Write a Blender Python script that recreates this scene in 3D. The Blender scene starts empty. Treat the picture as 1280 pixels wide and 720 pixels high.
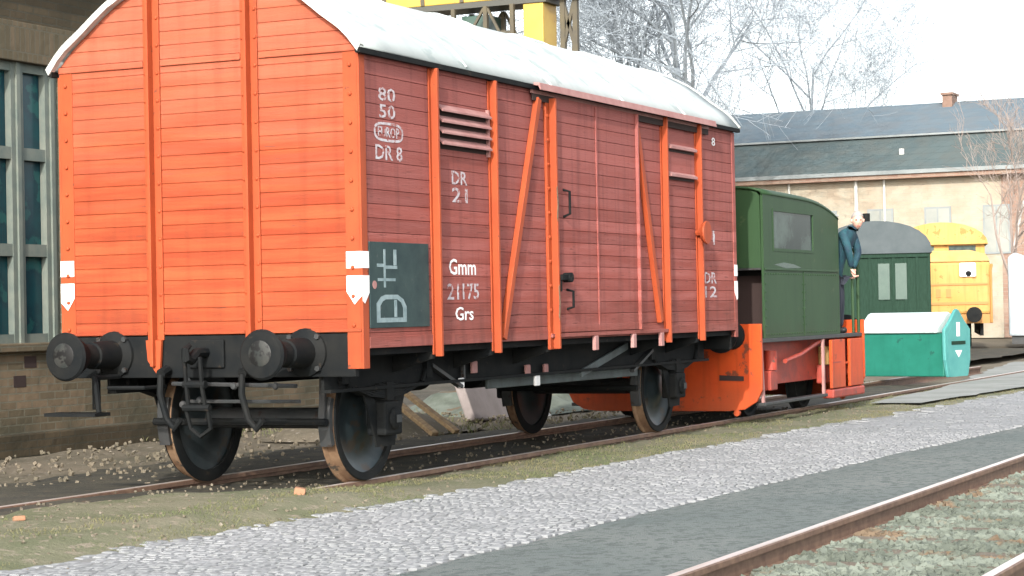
import bpy, bmesh, math, random
from mathutils import Vector, Matrix, noise
R = math.radians
rnd = random.Random(7)
scene = bpy.context.scene
col = scene.collection

# ------------------------------------------------------------------ helpers
class MB:
    """collects shapes; build() links them as one mesh object"""
    def __init__(s): s.v = []; s.f = []
    def add(s, vs, fs):
        n = len(s.v); s.v += [tuple(v) for v in vs]; s.f += [tuple(i + n for i in f) for f in fs]; return s
    def box(s, x0, x1, y0, y1, z0, z1):
        vs = [(x, y, z) for z in (z0, z1) for y in (y0, y1) for x in (x0, x1)]
        return s.add(vs, [(0, 2, 3, 1), (4, 5, 7, 6), (0, 1, 5, 4), (2, 6, 7, 3), (0, 4, 6, 2), (1, 3, 7, 5)])
    def obox(s, c, size, rot):
        m = rot if isinstance(rot, Matrix) else Matrix.Rotation(rot, 3, 'Z')
        hx, hy, hz = size[0] / 2, size[1] / 2, size[2] / 2
        vs = [Vector(c) + m @ Vector((x, y, z)) for z in (-hz, hz) for y in (-hy, hy) for x in (-hx, hx)]
        return s.add(vs, [(0, 2, 3, 1), (4, 5, 7, 6), (0, 1, 5, 4), (2, 6, 7, 3), (0, 4, 6, 2), (1, 3, 7, 5)])
    def bar(s, p0, p1, w, h, up=(0, 0, 1)):
        p0, p1 = Vector(p0), Vector(p1); d = (p1 - p0).normalized(); u = Vector(up)
        a = d.cross(u).normalized(); b = a.cross(d).normalized()
        vs = [p + a * (i * w / 2) + b * (j * h / 2) for p in (p0, p1) for i, j in ((-1, -1), (1, -1), (1, 1), (-1, 1))]
        return s.add(vs, [(3, 2, 1, 0), (4, 5, 6, 7)] + [(k, (k + 1) % 4, (k + 1) % 4 + 4, k + 4) for k in range(4)])
    def cyl(s, p0, p1, r0, r1=None, n=12, caps=True):
        if r1 is None: r1 = r0
        p0, p1 = Vector(p0), Vector(p1); d = (p1 - p0).normalized()
        a = d.orthogonal().normalized(); b = d.cross(a)
        vs = []
        for p, r in ((p0, r0), (p1, r1)):
            vs += [p + a * (r * math.cos(2 * math.pi * k / n)) + b * (r * math.sin(2 * math.pi * k / n)) for k in range(n)]
        fs = [(k, (k + 1) % n, (k + 1) % n + n, k + n) for k in range(n)]
        if caps: fs += [tuple(range(n - 1, -1, -1)), tuple(range(n, 2 * n))]
        return s.add(vs, fs)
    def tube(s, pts, r, n=8):
        pts = [Vector(p) for p in pts]; rs = r if isinstance(r, (list, tuple)) else [r] * len(pts)
        vs = []; a = None
        for i, p in enumerate(pts):
            d = (pts[min(i + 1, len(pts) - 1)] - pts[max(i - 1, 0)]).normalized()
            a = d.orthogonal().normalized() if a is None else (a - d * a.dot(d)).normalized()
            b = d.cross(a)
            vs += [p + a * (rs[i] * math.cos(2 * math.pi * k / n)) + b * (rs[i] * math.sin(2 * math.pi * k / n)) for k in range(n)]
        fs = []
        for i in range(len(pts) - 1):
            fs += [(i * n + k, i * n + (k + 1) % n, (i + 1) * n + (k + 1) % n, (i + 1) * n + k) for k in range(n)]
        fs += [tuple(range(n - 1, -1, -1)), tuple(range((len(pts) - 1) * n, len(pts) * n))]
        return s.add(vs, fs)
    def prism(s, poly, axis, a, b):
        """poly in the two other axes (order x,y,z without axis)"""
        def P(q, t):
            return {'x': (t, q[0], q[1]), 'y': (q[0], t, q[1]), 'z': (q[0], q[1], t)}[axis]
        n = len(poly); vs = [P(q, a) for q in poly] + [P(q, b) for q in poly]
        return s.add(vs, [tuple(range(n - 1, -1, -1)), tuple(range(n, 2 * n))] + [(k, (k + 1) % n, (k + 1) % n + n, k + n) for k in range(n)])
    def lathe(s, prof, c, axis='y', n=32, closed=True):
        """prof: list of (radius, offset along axis)"""
        c = Vector(c); vs = []
        for r, o in prof:
            for k in range(n):
                t = 2 * math.pi * k / n; u, w = r * math.cos(t), r * math.sin(t)
                vs.append(c + Vector({'x': (o, u, w), 'y': (u, o, w), 'z': (u, w, o)}[axis]))
        m = len(prof); fs = []
        for i in range(m if closed else m - 1):
            j = (i + 1) % m
            fs += [(i * n + k, i * n + (k + 1) % n, j * n + (k + 1) % n, j * n + k) for k in range(n)]
        if not closed: fs += [tuple(range(n)), tuple(range((m - 1) * n, m * n))]
        return s.add(vs, fs)
    def build(s, name, mat, parent=None, smooth=False, bevel=0, label=None, fix=True):
        o = (0, 0, 0)
        if parent is not None:
            r = parent
            while r.parent: r = r.parent
            o = r.location
        me = bpy.data.meshes.new(name)
        me.from_pydata([(x - o[0], y - o[1], z - o[2]) for x, y, z in s.v], [], s.f)
        if fix:
            bm = bmesh.new(); bm.from_mesh(me); bmesh.ops.recalc_face_normals(bm, faces=bm.faces); bm.to_mesh(me); bm.free()
        me.materials.append(mat)
        if smooth:
            me.polygons.foreach_set('use_smooth', [True] * len(me.polygons))
        ob = bpy.data.objects.new(name, me); col.objects.link(ob)
        if parent is not None: ob.parent = parent
        if bevel:
            m = ob.modifiers.new('edge', 'BEVEL'); m.width = bevel; m.segments = 2; m.limit_method = 'ANGLE'; m.angle_limit = R(35)
        if smooth:
            try: me.set_sharp_from_angle(angle=R(38))
            except Exception: pass
        if label: ob['label'] = label
        return ob

def thing(name, label, cat, loc=(0, 0, 0), group=None):
    o = bpy.data.objects.new(name, None); col.objects.link(o); o.location = loc
    o.empty_display_size = .2
    o['label'] = label; o['category'] = cat
    if group: o['group'] = group
    return o
def tag(o, label, cat, group=None):
    o['label'] = label; o['category'] = cat
    if group: o['group'] = group
    return o
def struct(o, kind='structure'):
    o['kind'] = kind; return o
def copy_tree(o, parent=None):
    c = o.copy(); col.objects.link(c)
    if parent is not None: c.parent = parent
    for ch in list(o.children): copy_tree(ch, c)
    return c

# ------------------------------------------------------------------ materials
def mat(name, c, rough=.7, metal=0., c2=None, scale=4., lo=.35, hi=.65, bump=0., bscale=30., stretch=(1, 1, 1), spec=.4, c3=None, c3scale=20., c3at=.68, board=None, fade=None, streak=0, grime=None):
    """base colour with a noise of c2 through it, small specks of c3, bump; board=(axis,size) tints each plank a little"""
    m = bpy.data.materials.new(name); m.use_nodes = True
    nt = m.node_tree; N = nt.nodes; L = nt.links; b = N['Principled BSDF']
    b.inputs['Roughness'].default_value = rough; b.inputs['Metallic'].default_value = metal
    b.inputs['Specular IOR Level'].default_value = spec
    b.inputs['Base Color'].default_value = (*c, 1)
    tc = N.new('ShaderNodeTexCoord'); mp = N.new('ShaderNodeMapping'); mp.inputs['Scale'].default_value = stretch
    L.new(tc.outputs['Object'], mp.inputs['Vector'])
    def ntex(sc, det=6):
        n = N.new('ShaderNodeTexNoise'); n.inputs['Scale'].default_value = sc; n.inputs['Detail'].default_value = det
        n.inputs['Roughness'].default_value = .62
        L.new(mp.outputs[0], n.inputs['Vector']); return n.outputs['Fac']
    out = None
    if c2 is not None:
        r = N.new('ShaderNodeMapRange'); r.inputs['From Min'].default_value = lo; r.inputs['From Max'].default_value = hi
        L.new(ntex(scale), r.inputs['Value'])
        mx = N.new('ShaderNodeMix'); mx.data_type = 'RGBA'
        mx.inputs[6].default_value = (*c, 1); mx.inputs[7].default_value = (*c2, 1)
        L.new(r.outputs[0], mx.inputs[0]); out = mx.outputs[2]
    if c3 is not None:
        r = N.new('ShaderNodeMapRange'); r.inputs['From Min'].default_value = c3at; r.inputs['From Max'].default_value = c3at + .05
        L.new(ntex(c3scale, 4), r.inputs['Value'])
        mx = N.new('ShaderNodeMix'); mx.data_type = 'RGBA'
        if out: L.new(out, mx.inputs[6])
        else: mx.inputs[6].default_value = (*c, 1)
        mx.inputs[7].default_value = (*c3, 1)
        L.new(r.outputs[0], mx.inputs[0]); out = mx.outputs[2]
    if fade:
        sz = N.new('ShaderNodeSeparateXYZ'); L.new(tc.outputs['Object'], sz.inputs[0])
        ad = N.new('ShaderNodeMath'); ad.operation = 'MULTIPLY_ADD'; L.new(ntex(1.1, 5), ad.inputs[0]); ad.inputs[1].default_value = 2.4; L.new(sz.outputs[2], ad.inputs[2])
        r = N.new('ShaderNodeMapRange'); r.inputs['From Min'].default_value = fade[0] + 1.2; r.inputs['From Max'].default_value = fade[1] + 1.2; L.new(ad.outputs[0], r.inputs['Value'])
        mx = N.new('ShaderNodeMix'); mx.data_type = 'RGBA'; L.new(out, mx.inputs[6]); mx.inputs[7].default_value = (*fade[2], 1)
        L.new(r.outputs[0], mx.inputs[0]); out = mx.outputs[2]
    if board:
        sx = N.new('ShaderNodeSeparateXYZ'); L.new(tc.outputs['Object'], sx.inputs[0])
        dv = N.new('ShaderNodeMath'); dv.operation = 'DIVIDE'; L.new(sx.outputs[board[0]], dv.inputs[0]); dv.inputs[1].default_value = board[1]
        fl = N.new('ShaderNodeMath'); fl.operation = 'FLOOR'; L.new(dv.outputs[0], fl.inputs[0])
        wn = N.new('ShaderNodeTexWhiteNoise'); wn.noise_dimensions = '1D'; L.new(fl.outputs[0], wn.inputs['W'])
        mr = N.new('ShaderNodeMapRange'); mr.inputs['To Min'].default_value = 1 - board[2]; mr.inputs['To Max'].default_value = 1 + board[2]
        L.new(wn.outputs['Value'], mr.inputs['Value'])
        hs = N.new('ShaderNodeHueSaturation'); L.new(mr.outputs[0], hs.inputs['Value'])
        if out: L.new(out, hs.inputs['Color'])
        else: hs.inputs['Color'].default_value = (*c, 1)
        out = hs.outputs[0]
    if streak:          # runs of grime down the boards
        m2 = N.new('ShaderNodeMapping'); m2.inputs['Scale'].default_value = (7, 7, .55); L.new(tc.outputs['Object'], m2.inputs['Vector'])
        n2 = N.new('ShaderNodeTexNoise'); n2.inputs['Scale'].default_value = 1.5; n2.inputs['Detail'].default_value = 7; L.new(m2.outputs[0], n2.inputs['Vector'])
        r = N.new('ShaderNodeMapRange'); r.inputs['From Min'].default_value = .50; r.inputs['From Max'].default_value = .72; r.inputs['To Max'].default_value = streak; L.new(n2.outputs['Fac'], r.inputs['Value'])
        mx = N.new('ShaderNodeMix'); mx.data_type = 'RGBA'; L.new(out, mx.inputs[6]); mx.inputs[7].default_value = (c[0] * .38, c[1] * .5, c[2] * .6, 1)
        L.new(r.outputs[0], mx.inputs[0]); out = mx.outputs[2]
    if grime:           # splashed dirt along the lower boards
        sz = N.new('ShaderNodeSeparateXYZ'); L.new(tc.outputs['Object'], sz.inputs[0])
        n4 = N.new('ShaderNodeTexNoise'); n4.inputs['Scale'].default_value = 2.6; n4.inputs['Detail'].default_value = 8; L.new(tc.outputs['Object'], n4.inputs['Vector'])
        ad = N.new('ShaderNodeMath'); ad.operation = 'MULTIPLY_ADD'; L.new(n4.outputs['Fac'], ad.inputs[0]); ad.inputs[1].default_value = .9; L.new(sz.outputs[2], ad.inputs[2])
        r = N.new('ShaderNodeMapRange'); r.inputs['From Min'].default_value = grime[1] + .45; r.inputs['From Max'].default_value = grime[0] + .45; r.inputs['To Max'].default_value = grime[3]; L.new(ad.outputs[0], r.inputs['Value'])
        mx = N.new('ShaderNodeMix'); mx.data_type = 'RGBA'; L.new(out, mx.inputs[6]); mx.inputs[7].default_value = (*grime[2], 1)
        L.new(r.outputs[0], mx.inputs[0]); out = mx.outputs[2]
    if out: L.new(out, b.inputs['Base Color'])
    if bump:
        bp = N.new('ShaderNodeBump'); bp.inputs['Strength'].default_value = bump; bp.inputs['Distance'].default_value = .02
        L.new(ntex(bscale), bp.inputs['Height']); L.new(bp.outputs[0], b.inputs['Normal'])
    return m

def brick_mat(name, c1, c2, mortar, bw=.25, bh=.075, rot=None, scale=1., stain=None):
    m = bpy.data.materials.new(name); m.use_nodes = True
    nt = m.node_tree; N = nt.nodes; L = nt.links; b = N['Principled BSDF']; b.inputs['Roughness'].default_value = .9
    b.inputs['Specular IOR Level'].default_value = .2
    tc = N.new('ShaderNodeTexCoord'); sp = N.new('ShaderNodeSeparateXYZ'); cb = N.new('ShaderNodeCombineXYZ')
    L.new(tc.outputs['Object'], sp.inputs[0])
    ad = N.new('ShaderNodeMath'); ad.operation = 'ADD'; L.new(sp.outputs[0], ad.inputs[0]); L.new(sp.outputs[1], ad.inputs[1])
    L.new(ad.outputs[0], cb.inputs[0]); L.new(sp.outputs[2], cb.inputs[1])
    br = N.new('ShaderNodeTexBrick'); br.inputs['Scale'].default_value = 1
    br.inputs['Brick Width'].default_value = bw; br.inputs['Row Height'].default_value = bh; br.inputs['Mortar Size'].default_value = .008 * scale
    br.inputs['Color1'].default_value = (*c1, 1); br.inputs['Color2'].default_value = (*c2, 1); br.inputs['Mortar'].default_value = (*mortar, 1)
    L.new(cb.outputs[0], br.inputs['Vector'])
    n = N.new('ShaderNodeTexNoise'); n.inputs['Scale'].default_value = 1.3; n.inputs['Detail'].default_value = 8; L.new(tc.outputs['Object'], n.inputs['Vector'])
    mr = N.new('ShaderNodeMapRange'); mr.inputs['From Min'].default_value = .42; mr.inputs['From Max'].default_value = .62; L.new(n.outputs['Fac'], mr.inputs['Value'])
    mx = N.new('ShaderNodeMix'); mx.data_type = 'RGBA'; L.new(br.outputs['Color'], mx.inputs[6]); mx.inputs[7].default_value = (*(stain or mortar), 1)
    ml = N.new('ShaderNodeMath'); ml.operation = 'MULTIPLY'; L.new(mr.outputs[0], ml.inputs[0]); ml.inputs[1].default_value = .6
    L.new(ml.outputs[0], mx.inputs[0]); L.new(mx.outputs[2], b.inputs['Base Color'])
    bp = N.new('ShaderNodeBump'); bp.inputs['Strength'].default_value = .9; bp.inputs['Distance'].default_value = .012
    n3 = N.new('ShaderNodeTexNoise'); n3.inputs['Scale'].default_value = 9; n3.inputs['Detail'].default_value = 8; L.new(tc.outputs['Object'], n3.inputs['Vector'])
    sb = N.new('ShaderNodeMath'); sb.operation = 'MULTIPLY_ADD'; L.new(br.outputs['Fac'], sb.inputs[0]); sb.inputs[1].default_value = -.5; L.new(n3.outputs['Fac'], sb.inputs[2])
    L.new(sb.outputs[0], bp.inputs['Height']); L.new(bp.outputs[0], b.inputs['Normal'])
    return m

def glass_mat(name, c, rough=.08):
    m = mat(name, c, rough, 0, c2=tuple(x * 1.6 for x in c), scale=1.6, spec=.8)
    return m

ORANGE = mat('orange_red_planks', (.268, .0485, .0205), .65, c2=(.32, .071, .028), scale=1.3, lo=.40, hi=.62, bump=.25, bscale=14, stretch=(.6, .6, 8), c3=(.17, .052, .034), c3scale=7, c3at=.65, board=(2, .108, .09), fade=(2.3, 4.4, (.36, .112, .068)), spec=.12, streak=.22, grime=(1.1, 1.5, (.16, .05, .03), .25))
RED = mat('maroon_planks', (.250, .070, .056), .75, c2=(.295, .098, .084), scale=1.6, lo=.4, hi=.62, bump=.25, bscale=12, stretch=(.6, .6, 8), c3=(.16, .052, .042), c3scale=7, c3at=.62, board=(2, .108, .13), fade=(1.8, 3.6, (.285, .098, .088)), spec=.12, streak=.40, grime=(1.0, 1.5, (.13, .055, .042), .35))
POST = mat('orange_steel_posts', (.345, .066, .022), .6, c2=(.29, .053, .019), scale=3, c3=(.13, .042, .022), c3scale=14, c3at=.67, spec=.2, streak=.3)
ROOF = mat('pale_roof_felt', (.42, .45, .445), .85, c2=(.36, .40, .395), scale=1.2, bump=.12, bscale=6, c3=(.31, .355, .35), c3scale=3, c3at=.58, spec=.15, streak=.14)
RIM = mat('pale_roof_edge', (.55, .57, .55), .7, c2=(.35, .36, .33), scale=8)
DARK = mat('grimy_black_steel', (.0055, .007, .008), .75, .0, c2=(.012, .0125, .012), scale=5, c3=(.024, .020, .016), c3scale=12, c3at=.64, spec=.12)
GREY = mat('dusty_grey_steel', (.030, .035, .037), .5, .25, c2=(.05, .05, .05), scale=5, c3=(.032, .022, .017), c3scale=14, c3at=.60, spec=.3)
WORN = mat('worn_buffer_face', (.022, .026, .025), .45, .2, c2=(.04, .04, .037), scale=9, c3=(.010, .010, .010), c3scale=8, c3at=.52, spec=.3)
RODM = mat('bare_grey_rod', (.095, .12, .125), .6, .2, c2=(.06, .07, .07), scale=6)
BLUEGREY = mat('greasy_bluegrey_steel', (.014, .023, .027), .4, .3, c2=(.03, .037, .04), scale=4, c3=(.03, .024, .018), c3scale=5, c3at=.56, spec=.35)
RUST = mat('rusty_tan_tread', (.25, .165, .10), .6, .3, c2=(.15, .085, .05), scale=9, c3=(.06, .05, .04), c3scale=10, c3at=.6)
WHITE = mat('white_paint', (.80, .80, .79), .55, c2=(.70, .70, .70), scale=9, c3=(.45, .36, .33), c3scale=22, c3at=.70)
CHALK = mat('worn_white_lettering', (.50, .50, .53), .8, c2=(.38, .30, .31), scale=14, c3=(.30, .11, .095), c3scale=24, c3at=.53)
CHALK2 = mat('faded_board_lettering', (.24, .31, .32), .85, c2=(.14, .20, .21), scale=12)
BOARD = mat('black_marking_board', (.022, .040, .042), .7, c2=(.035, .058, .056), scale=6, spec=.2, c3=(.06, .075, .07), c3scale=9, c3at=.66)
LOUV = mat('pale_pink_louvres', (.36, .20, .185), .65, c2=(.29, .14, .13), scale=6, spec=.2)
SHAFT = mat('dark_opening', (.03, .018, .016), .9)
LORANGE = mat('loco_orange', (.52, .068, .011), .5, c2=(.43, .052, .010), scale=3, c3=(.15, .04, .02), c3scale=5, c3at=.62, bump=.08, spec=.25, streak=.5, grime=(.1, .55, (.16, .045, .02), .6))
LRED = mat('loco_red_frame', (.34, .045, .025), .55, c2=(.20, .035, .025), scale=5, c3=(.08, .05, .04), c3scale=8, c3at=.62)
LGREEN = mat('loco_green', (.019, .050, .018), .55, c2=(.025, .059, .023), scale=1.2, c3=(.045, .07, .03), c3scale=5, c3at=.66, bump=.08, bscale=6, spec=.25, streak=.3, grime=(.9, 1.2, (.03, .035, .015), .35))
GLASS = mat('cab_glass', (.018, .03, .03), .10, c2=(.075, .11, .098), scale=1.1, lo=.46, hi=.66, spec=.08)  # paler noise in the pane colour stands in for reflected surroundings
DULL = mat('dull_grey_trim', (.22, .24, .24), .7, c2=(.16, .18, .18), scale=1.)
SKIN = mat('skin', (.62, .36, .28), .5)
HAIR = mat('grey_hair', (.30, .27, .25), .8)
JACKET = mat('dark_blue_jacket', (.012, .026, .05), .8, c2=(.012, .065, .08), scale=7)
TROUSER = mat('navy_trousers', (.02, .024, .035), .85)
SHOE = mat('black_boots', (.015, .015, .015), .5)
TEAL = mat('teal_plastic', (.007, .105, .073), .5, c2=(.011, .13, .092), scale=3, c3=(.010, .075, .055), c3scale=6, c3at=.64, spec=.3, streak=.3)
TEALP = mat('pale_teal_plastic', (.05, .22, .21), .5, c2=(.07, .26, .24), scale=4)
LIDW = mat('white_lid', (.46, .54, .525), .55, c2=(.40, .49, .475), scale=3)
CGREEN = mat('dark_green_boards', (.007, .024, .014), .7, c2=(.013, .036, .023), scale=5, stretch=(6, 6, 1), spec=.15)
CGREY = mat('grey_coach_roof', (.04, .055, .06), .7, c2=(.06, .075, .08), scale=2)
CPANE = mat('greenish_panes', (.035, .068, .056), .25, c2=(.05, .088, .07), scale=2)
YEL = mat('faded_yellow_paint', (.42, .235, .065), .6, c2=(.44, .28, .10), scale=1.0, c3=(.32, .165, .05), c3scale=4, c3at=.60, streak=.4, spec=.15)
YPALE = mat('pale_yellow_paint', (.42, .28, .12), .6, c2=(.40, .25, .09), scale=2, spec=.15)
YBROWN = mat('ochre_trim', (.36, .17, .045), .6)
SHEDB = brick_mat('weathered_shed_brick', (.095, .078, .05), (.175, .13, .085), (.145, .135, .10), .26, .082, stain=(.05, .052, .036))
SHEDT = brick_mat('mossy_shed_brick', (.055, .043, .027), (.075, .058, .036), (.06, .055, .04), .26, .082, stain=(.032, .03, .02))
SHEDL = brick_mat('brown_lintel_brick', (.085, .070, .044), (.12, .092, .06), (.10, .09, .065), .082, .26, stain=(.055, .055, .036))
FRAME = mat('greygreen_window_frame', (.105, .13, .115), .75, c2=(.15, .165, .14), scale=6)
PANE = mat('dark_teal_panes', (.010, .062, .075), .25, c2=(.012, .035, .05), scale=3, spec=.3, c3=(.018, .09, .092), c3scale=3, c3at=.56)
SLATE = brick_mat('grey_slate_roof', (.095, .13, .155), (.11, .143, .165), (.085, .115, .135), .5, .28, stain=(.115, .13, .14))
SLATE2 = brick_mat('dark_slate_roof', (.062, .086, .09), (.074, .097, .098), (.052, .073, .075), .5, .28, stain=(.08, .09, .085))
CREAM = brick_mat('cream_brick', (.30, .275, .215), (.335, .30, .235), (.33, .315, .265), .5, .16, stain=(.29, .225, .165))
REDB = brick_mat('red_brick', (.20, .12, .09), (.24, .155, .115), (.25, .22, .19), .5, .16, stain=(.27, .215, .17))
CHIM = mat('chimney_brick', (.15, .095, .07), .9, c2=(.2, .13, .1), scale=4)
PIPE = mat('pale_downpipe', (.48, .48, .45), .5)
BARK = mat('grey_bark', (.15, .175, .20), .9, c2=(.20, .225, .245), scale=5, bump=.3, spec=.1)
FINE = mat('pale_fine_twigs', (.26, .295, .325), .9, c2=(.21, .24, .265), scale=2, spec=.1)
BIRCH = mat('birch_bark', (.62, .61, .59), .8, c2=(.45, .42, .38), scale=6)
TWIG = mat('reddish_twigs', (.27, .225, .2), .9, spec=.1)
TARP = mat('white_tarpaulin', (.36, .40, .43), .6, c2=(.28, .33, .36), scale=1.5, bump=.5, bscale=3)
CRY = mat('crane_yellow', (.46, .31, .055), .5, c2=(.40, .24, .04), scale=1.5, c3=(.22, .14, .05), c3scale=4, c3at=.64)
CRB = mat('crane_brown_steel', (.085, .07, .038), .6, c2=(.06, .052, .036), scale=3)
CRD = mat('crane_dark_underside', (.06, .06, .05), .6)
# ground
GROUND = mat('sandy_ground', (.165, .14, .105), .95, c2=(.105, .095, .07), scale=.9, bump=.9, bscale=12, c3=(.22, .195, .16), c3scale=14, c3at=.60, spec=.1)
VERGE = mat('verge_earth', (.175, .168, .118), .95, c2=(.122, .132, .08), scale=1.1, lo=.40, hi=.6, bump=1., bscale=22, c3=(.22, .195, .148), c3scale=8, c3at=.57, spec=.1)
OILY = mat('oily_trackbed', (.048, .048, .043), .9, c2=(.085, .078, .06), scale=2.4, bump=1., bscale=22, c3=(.115, .09, .065), c3scale=9, c3at=.62, spec=.1)
SETT = mat('pale_setts', (.205, .213, .217), .9, c2=(.245, .252, .258), scale=1.2, bump=.12, bscale=40, c3=(.175, .182, .184), c3scale=12, c3at=.55, spec=.08)
JOINT = mat('sett_joints', (.17, .176, .174), .95, c2=(.205, .21, .205), scale=7, bump=.5, bscale=40, spec=.1)
ASPH = mat('bluegrey_asphalt', (.125, .147, .143), .9, c2=(.17, .186, .177), scale=.55, bump=.8, bscale=90, c3=(.10, .117, .113), c3scale=16, c3at=.52, spec=.12)
BALL = mat('ballast_bed', (.11, .115, .093), .95, c2=(.08, .07, .052), scale=2.5, bump=1., bscale=30, spec=.1, c3=(.14, .15, .122), c3scale=22, c3at=.52)
STONE = mat('grey_green_stones', (.15, .170, .142), .9, c2=(.095, .108, .088), scale=2.2, lo=.42, hi=.58, c3=(.135, .10, .068), c3scale=1.6, c3at=.57, spec=.1)
SLEEP = mat('weathered_sleepers', (.11, .085, .06), .9, c2=(.15, .13, .10), scale=4, stretch=(4, 1, 4), bump=.6)
RAILM = mat('rail_steel', (.20, .125, .085), .6, .3, c2=(.12, .07, .05), scale=12)
RAILT = mat('polished_rail_top', (.62, .55, .52), .4, .45, c2=(.5, .42, .37), scale=5, stretch=(.3, 4, 1))
GRASS = mat('winter_grass', (.09, .108, .048), .85, c2=(.15, .135, .072), scale=.8, lo=.40, hi=.62, spec=.15)
CONC = mat('pale_concrete', (.25, .258, .245), .9, c2=(.18, .19, .175), scale=1.2, bump=.3, spec=.15)
SLAB = mat('grey_pink_slab', (.27, .235, .225), .9, c2=(.22, .19, .18), scale=4, bump=.4)
PLANK = mat('old_timber', (.30, .22, .12), .9, c2=(.18, .12, .07), scale=4, stretch=(1, 6, 6))
BRICKC = mat('brick_chip', (.32, .15, .085), .9, c2=(.25, .15, .09), scale=20)

# ------------------------------------------------------------------ camera, light, sky
CAM = Vector((-13.6065, -8.987, 1.3247)); YAW, PITCH, ROLL, F = .4389, .0115, -.0198, 2614.8
f = Vector((math.cos(YAW) * math.cos(PITCH), math.sin(YAW) * math.cos(PITCH), math.sin(PITCH)))
r = f.cross(Vector((0, 0, 1))).normalized(); u = r.cross(f)
r2 = r * math.cos(ROLL) + u * math.sin(ROLL); u2 = u * math.cos(ROLL) - r * math.sin(ROLL)
cam = bpy.data.objects.new('camera', bpy.data.cameras.new('camera')); col.objects.link(cam)
cam.matrix_world = Matrix(((r2.x, u2.x, -f.x, CAM.x), (r2.y, u2.y, -f.y, CAM.y), (r2.z, u2.z, -f.z, CAM.z), (0, 0, 0, 1)))
cam.data.sensor_width = 36; cam.data.lens = 36 * F / 1280; cam.data.clip_start = .1; cam.data.clip_end = 3000
scene.camera = cam
AZ, EL = R(13.5), R(26)
sun = bpy.data.objects.new('sun', bpy.data.lights.new('sun', 'SUN')); col.objects.link(sun)
sun.data.energy = 4.0; sun.data.angle = R(.6); sun.data.color = (1, .945, .875)
sun.rotation_euler = Vector((math.cos(AZ) * math.cos(EL), math.sin(AZ) * math.cos(EL), -math.sin(EL))).to_track_quat('-Z', 'Y').to_euler()
w = bpy.data.worlds.new('World'); scene.world = w; w.use_nodes = True
sky = w.node_tree.nodes.new('ShaderNodeTexSky'); sky.sky_type = 'NISHITA'; sky.sun_disc = False
sky.sun_elevation = EL; sky.sun_rotation = math.atan2(-math.cos(AZ), -math.sin(AZ))
sky.air_density = 1.0; sky.dust_density = 2.5; sky.ozone_density = 1.0
bg = w.node_tree.nodes['Background']; bg.inputs[1].default_value = .14
hs = w.node_tree.nodes.new('ShaderNodeHueSaturation'); hs.inputs['Saturation'].default_value = .30; hs.inputs['Value'].default_value = 2.35
w.node_tree.links.new(sky.outputs[0], hs.inputs['Color']); w.node_tree.links.new(hs.outputs[0], bg.inputs[0])
scene.view_settings.view_transform = 'Standard'; scene.view_settings.look = 'None'
scene.view_settings.exposure = .42; scene.view_settings.gamma = 1

def fbm(x, y, s): return noise.fractal(Vector((x * s, y * s, 3.1)), .9, 2.1, 4)
def lerp(tab, x):
    if x <= tab[0][0]: return tab[0][1]
    for (a, b), (c, d) in zip(tab, tab[1:]):
        if x <= c: return b + (d - b) * (x - a) / (c - a)
    return tab[-1][1]

# ------------------------------------------------------------------ ground sheets
def spaced(a, b, fa, fb, fine, coarse):
    out = []; x = a
    while x < b:
        out.append(x); x += fine if fa <= x < fb else coarse
    return out + [b]
xs = [-300, -150, -60, -25] + spaced(-14, 34, -10, 18, .3, 1.2) + [40, 50, 62, 76, 95, 130, 200, 400, 900]
ys = [-600, -250, -90, -30] + spaced(-14, 12, -3, 9, .25, 1.) + [14, 18, 24, 32, 45, 70, 130, 300, 700]
m = MB(); nx, ny = len(xs), len(ys)
for y in ys:
    for x in xs:
        z = -.14
        if -12 < x < 33 and -13 < y < 11: z += .025 * fbm(x, y, 1.4)
        if -12 < x < 33: z += .06 * min(1, max(0, (y - 2.0) / 2.5))
        m.v.append((x, y, z))
m.f = [(j * nx + i, j * nx + i + 1, (j + 1) * nx + i + 1, (j + 1) * nx + i) for j in range(ny - 1) for i in range(nx - 1)]
struct(m.build('ground', GROUND, smooth=True, fix=False))

def strip(name, material, x0, x1, dx, ylo, yhi, ny, zf, rag=.07, ragged=(True, True)):
    m = MB(); n = int((x1 - x0) / dx) + 1
    for i in range(n + 1):
        x = min(x0 + i * dx, x1)
        a = ylo(x) + (rag * fbm(x, 1.7, 1.9) if ragged[0] else 0)
        b = yhi(x) + (rag * fbm(x, 9.2, 1.9) if ragged[1] else 0)
        for j in range(ny + 1):
            y = a + (b - a) * j / ny
            m.v.append((x, y, zf(x, y)))
    k = ny + 1
    m.f = [(i * k + j, (i + 1) * k + j, (i + 1) * k + j + 1, i * k + j + 1) for i in range(n) for j in range(ny)]
    return struct(m.build(name, material, smooth=True, fix=False))
TOPT = [(-14, -1.4), (-4, -1.45), (-2, -1.54), (1.3, -1.77), (7, -1.85), (13, -2.12), (17, -2.35), (40, -3.1)]
BOTT = [(-14, -3.7), (-4, -3.72), (0, -3.82), (5, -3.98), (9.4, -4.26), (40, -4.9)]
sett_top = lambda x: lerp(TOPT, x)
sett_bot = lambda x: lerp(BOTT, x)
# dark oily bed between and left of the rails
strip('trackbed', OILY, -9, 22, .2, lambda x: -.70, lambda x: lerp([(-9, 1.9), (0, 2.7), (4, 3.1), (9, 1.7), (22, 1.2)], x), 14, lambda x, y: lerp([(-9, -.010), (-.8, -.010), (1.2, -.07), (30, -.075)], x) + .012 * fbm(x, y, 3) - .02 * max(0, y - 1.6), .25, (False, True))
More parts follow.
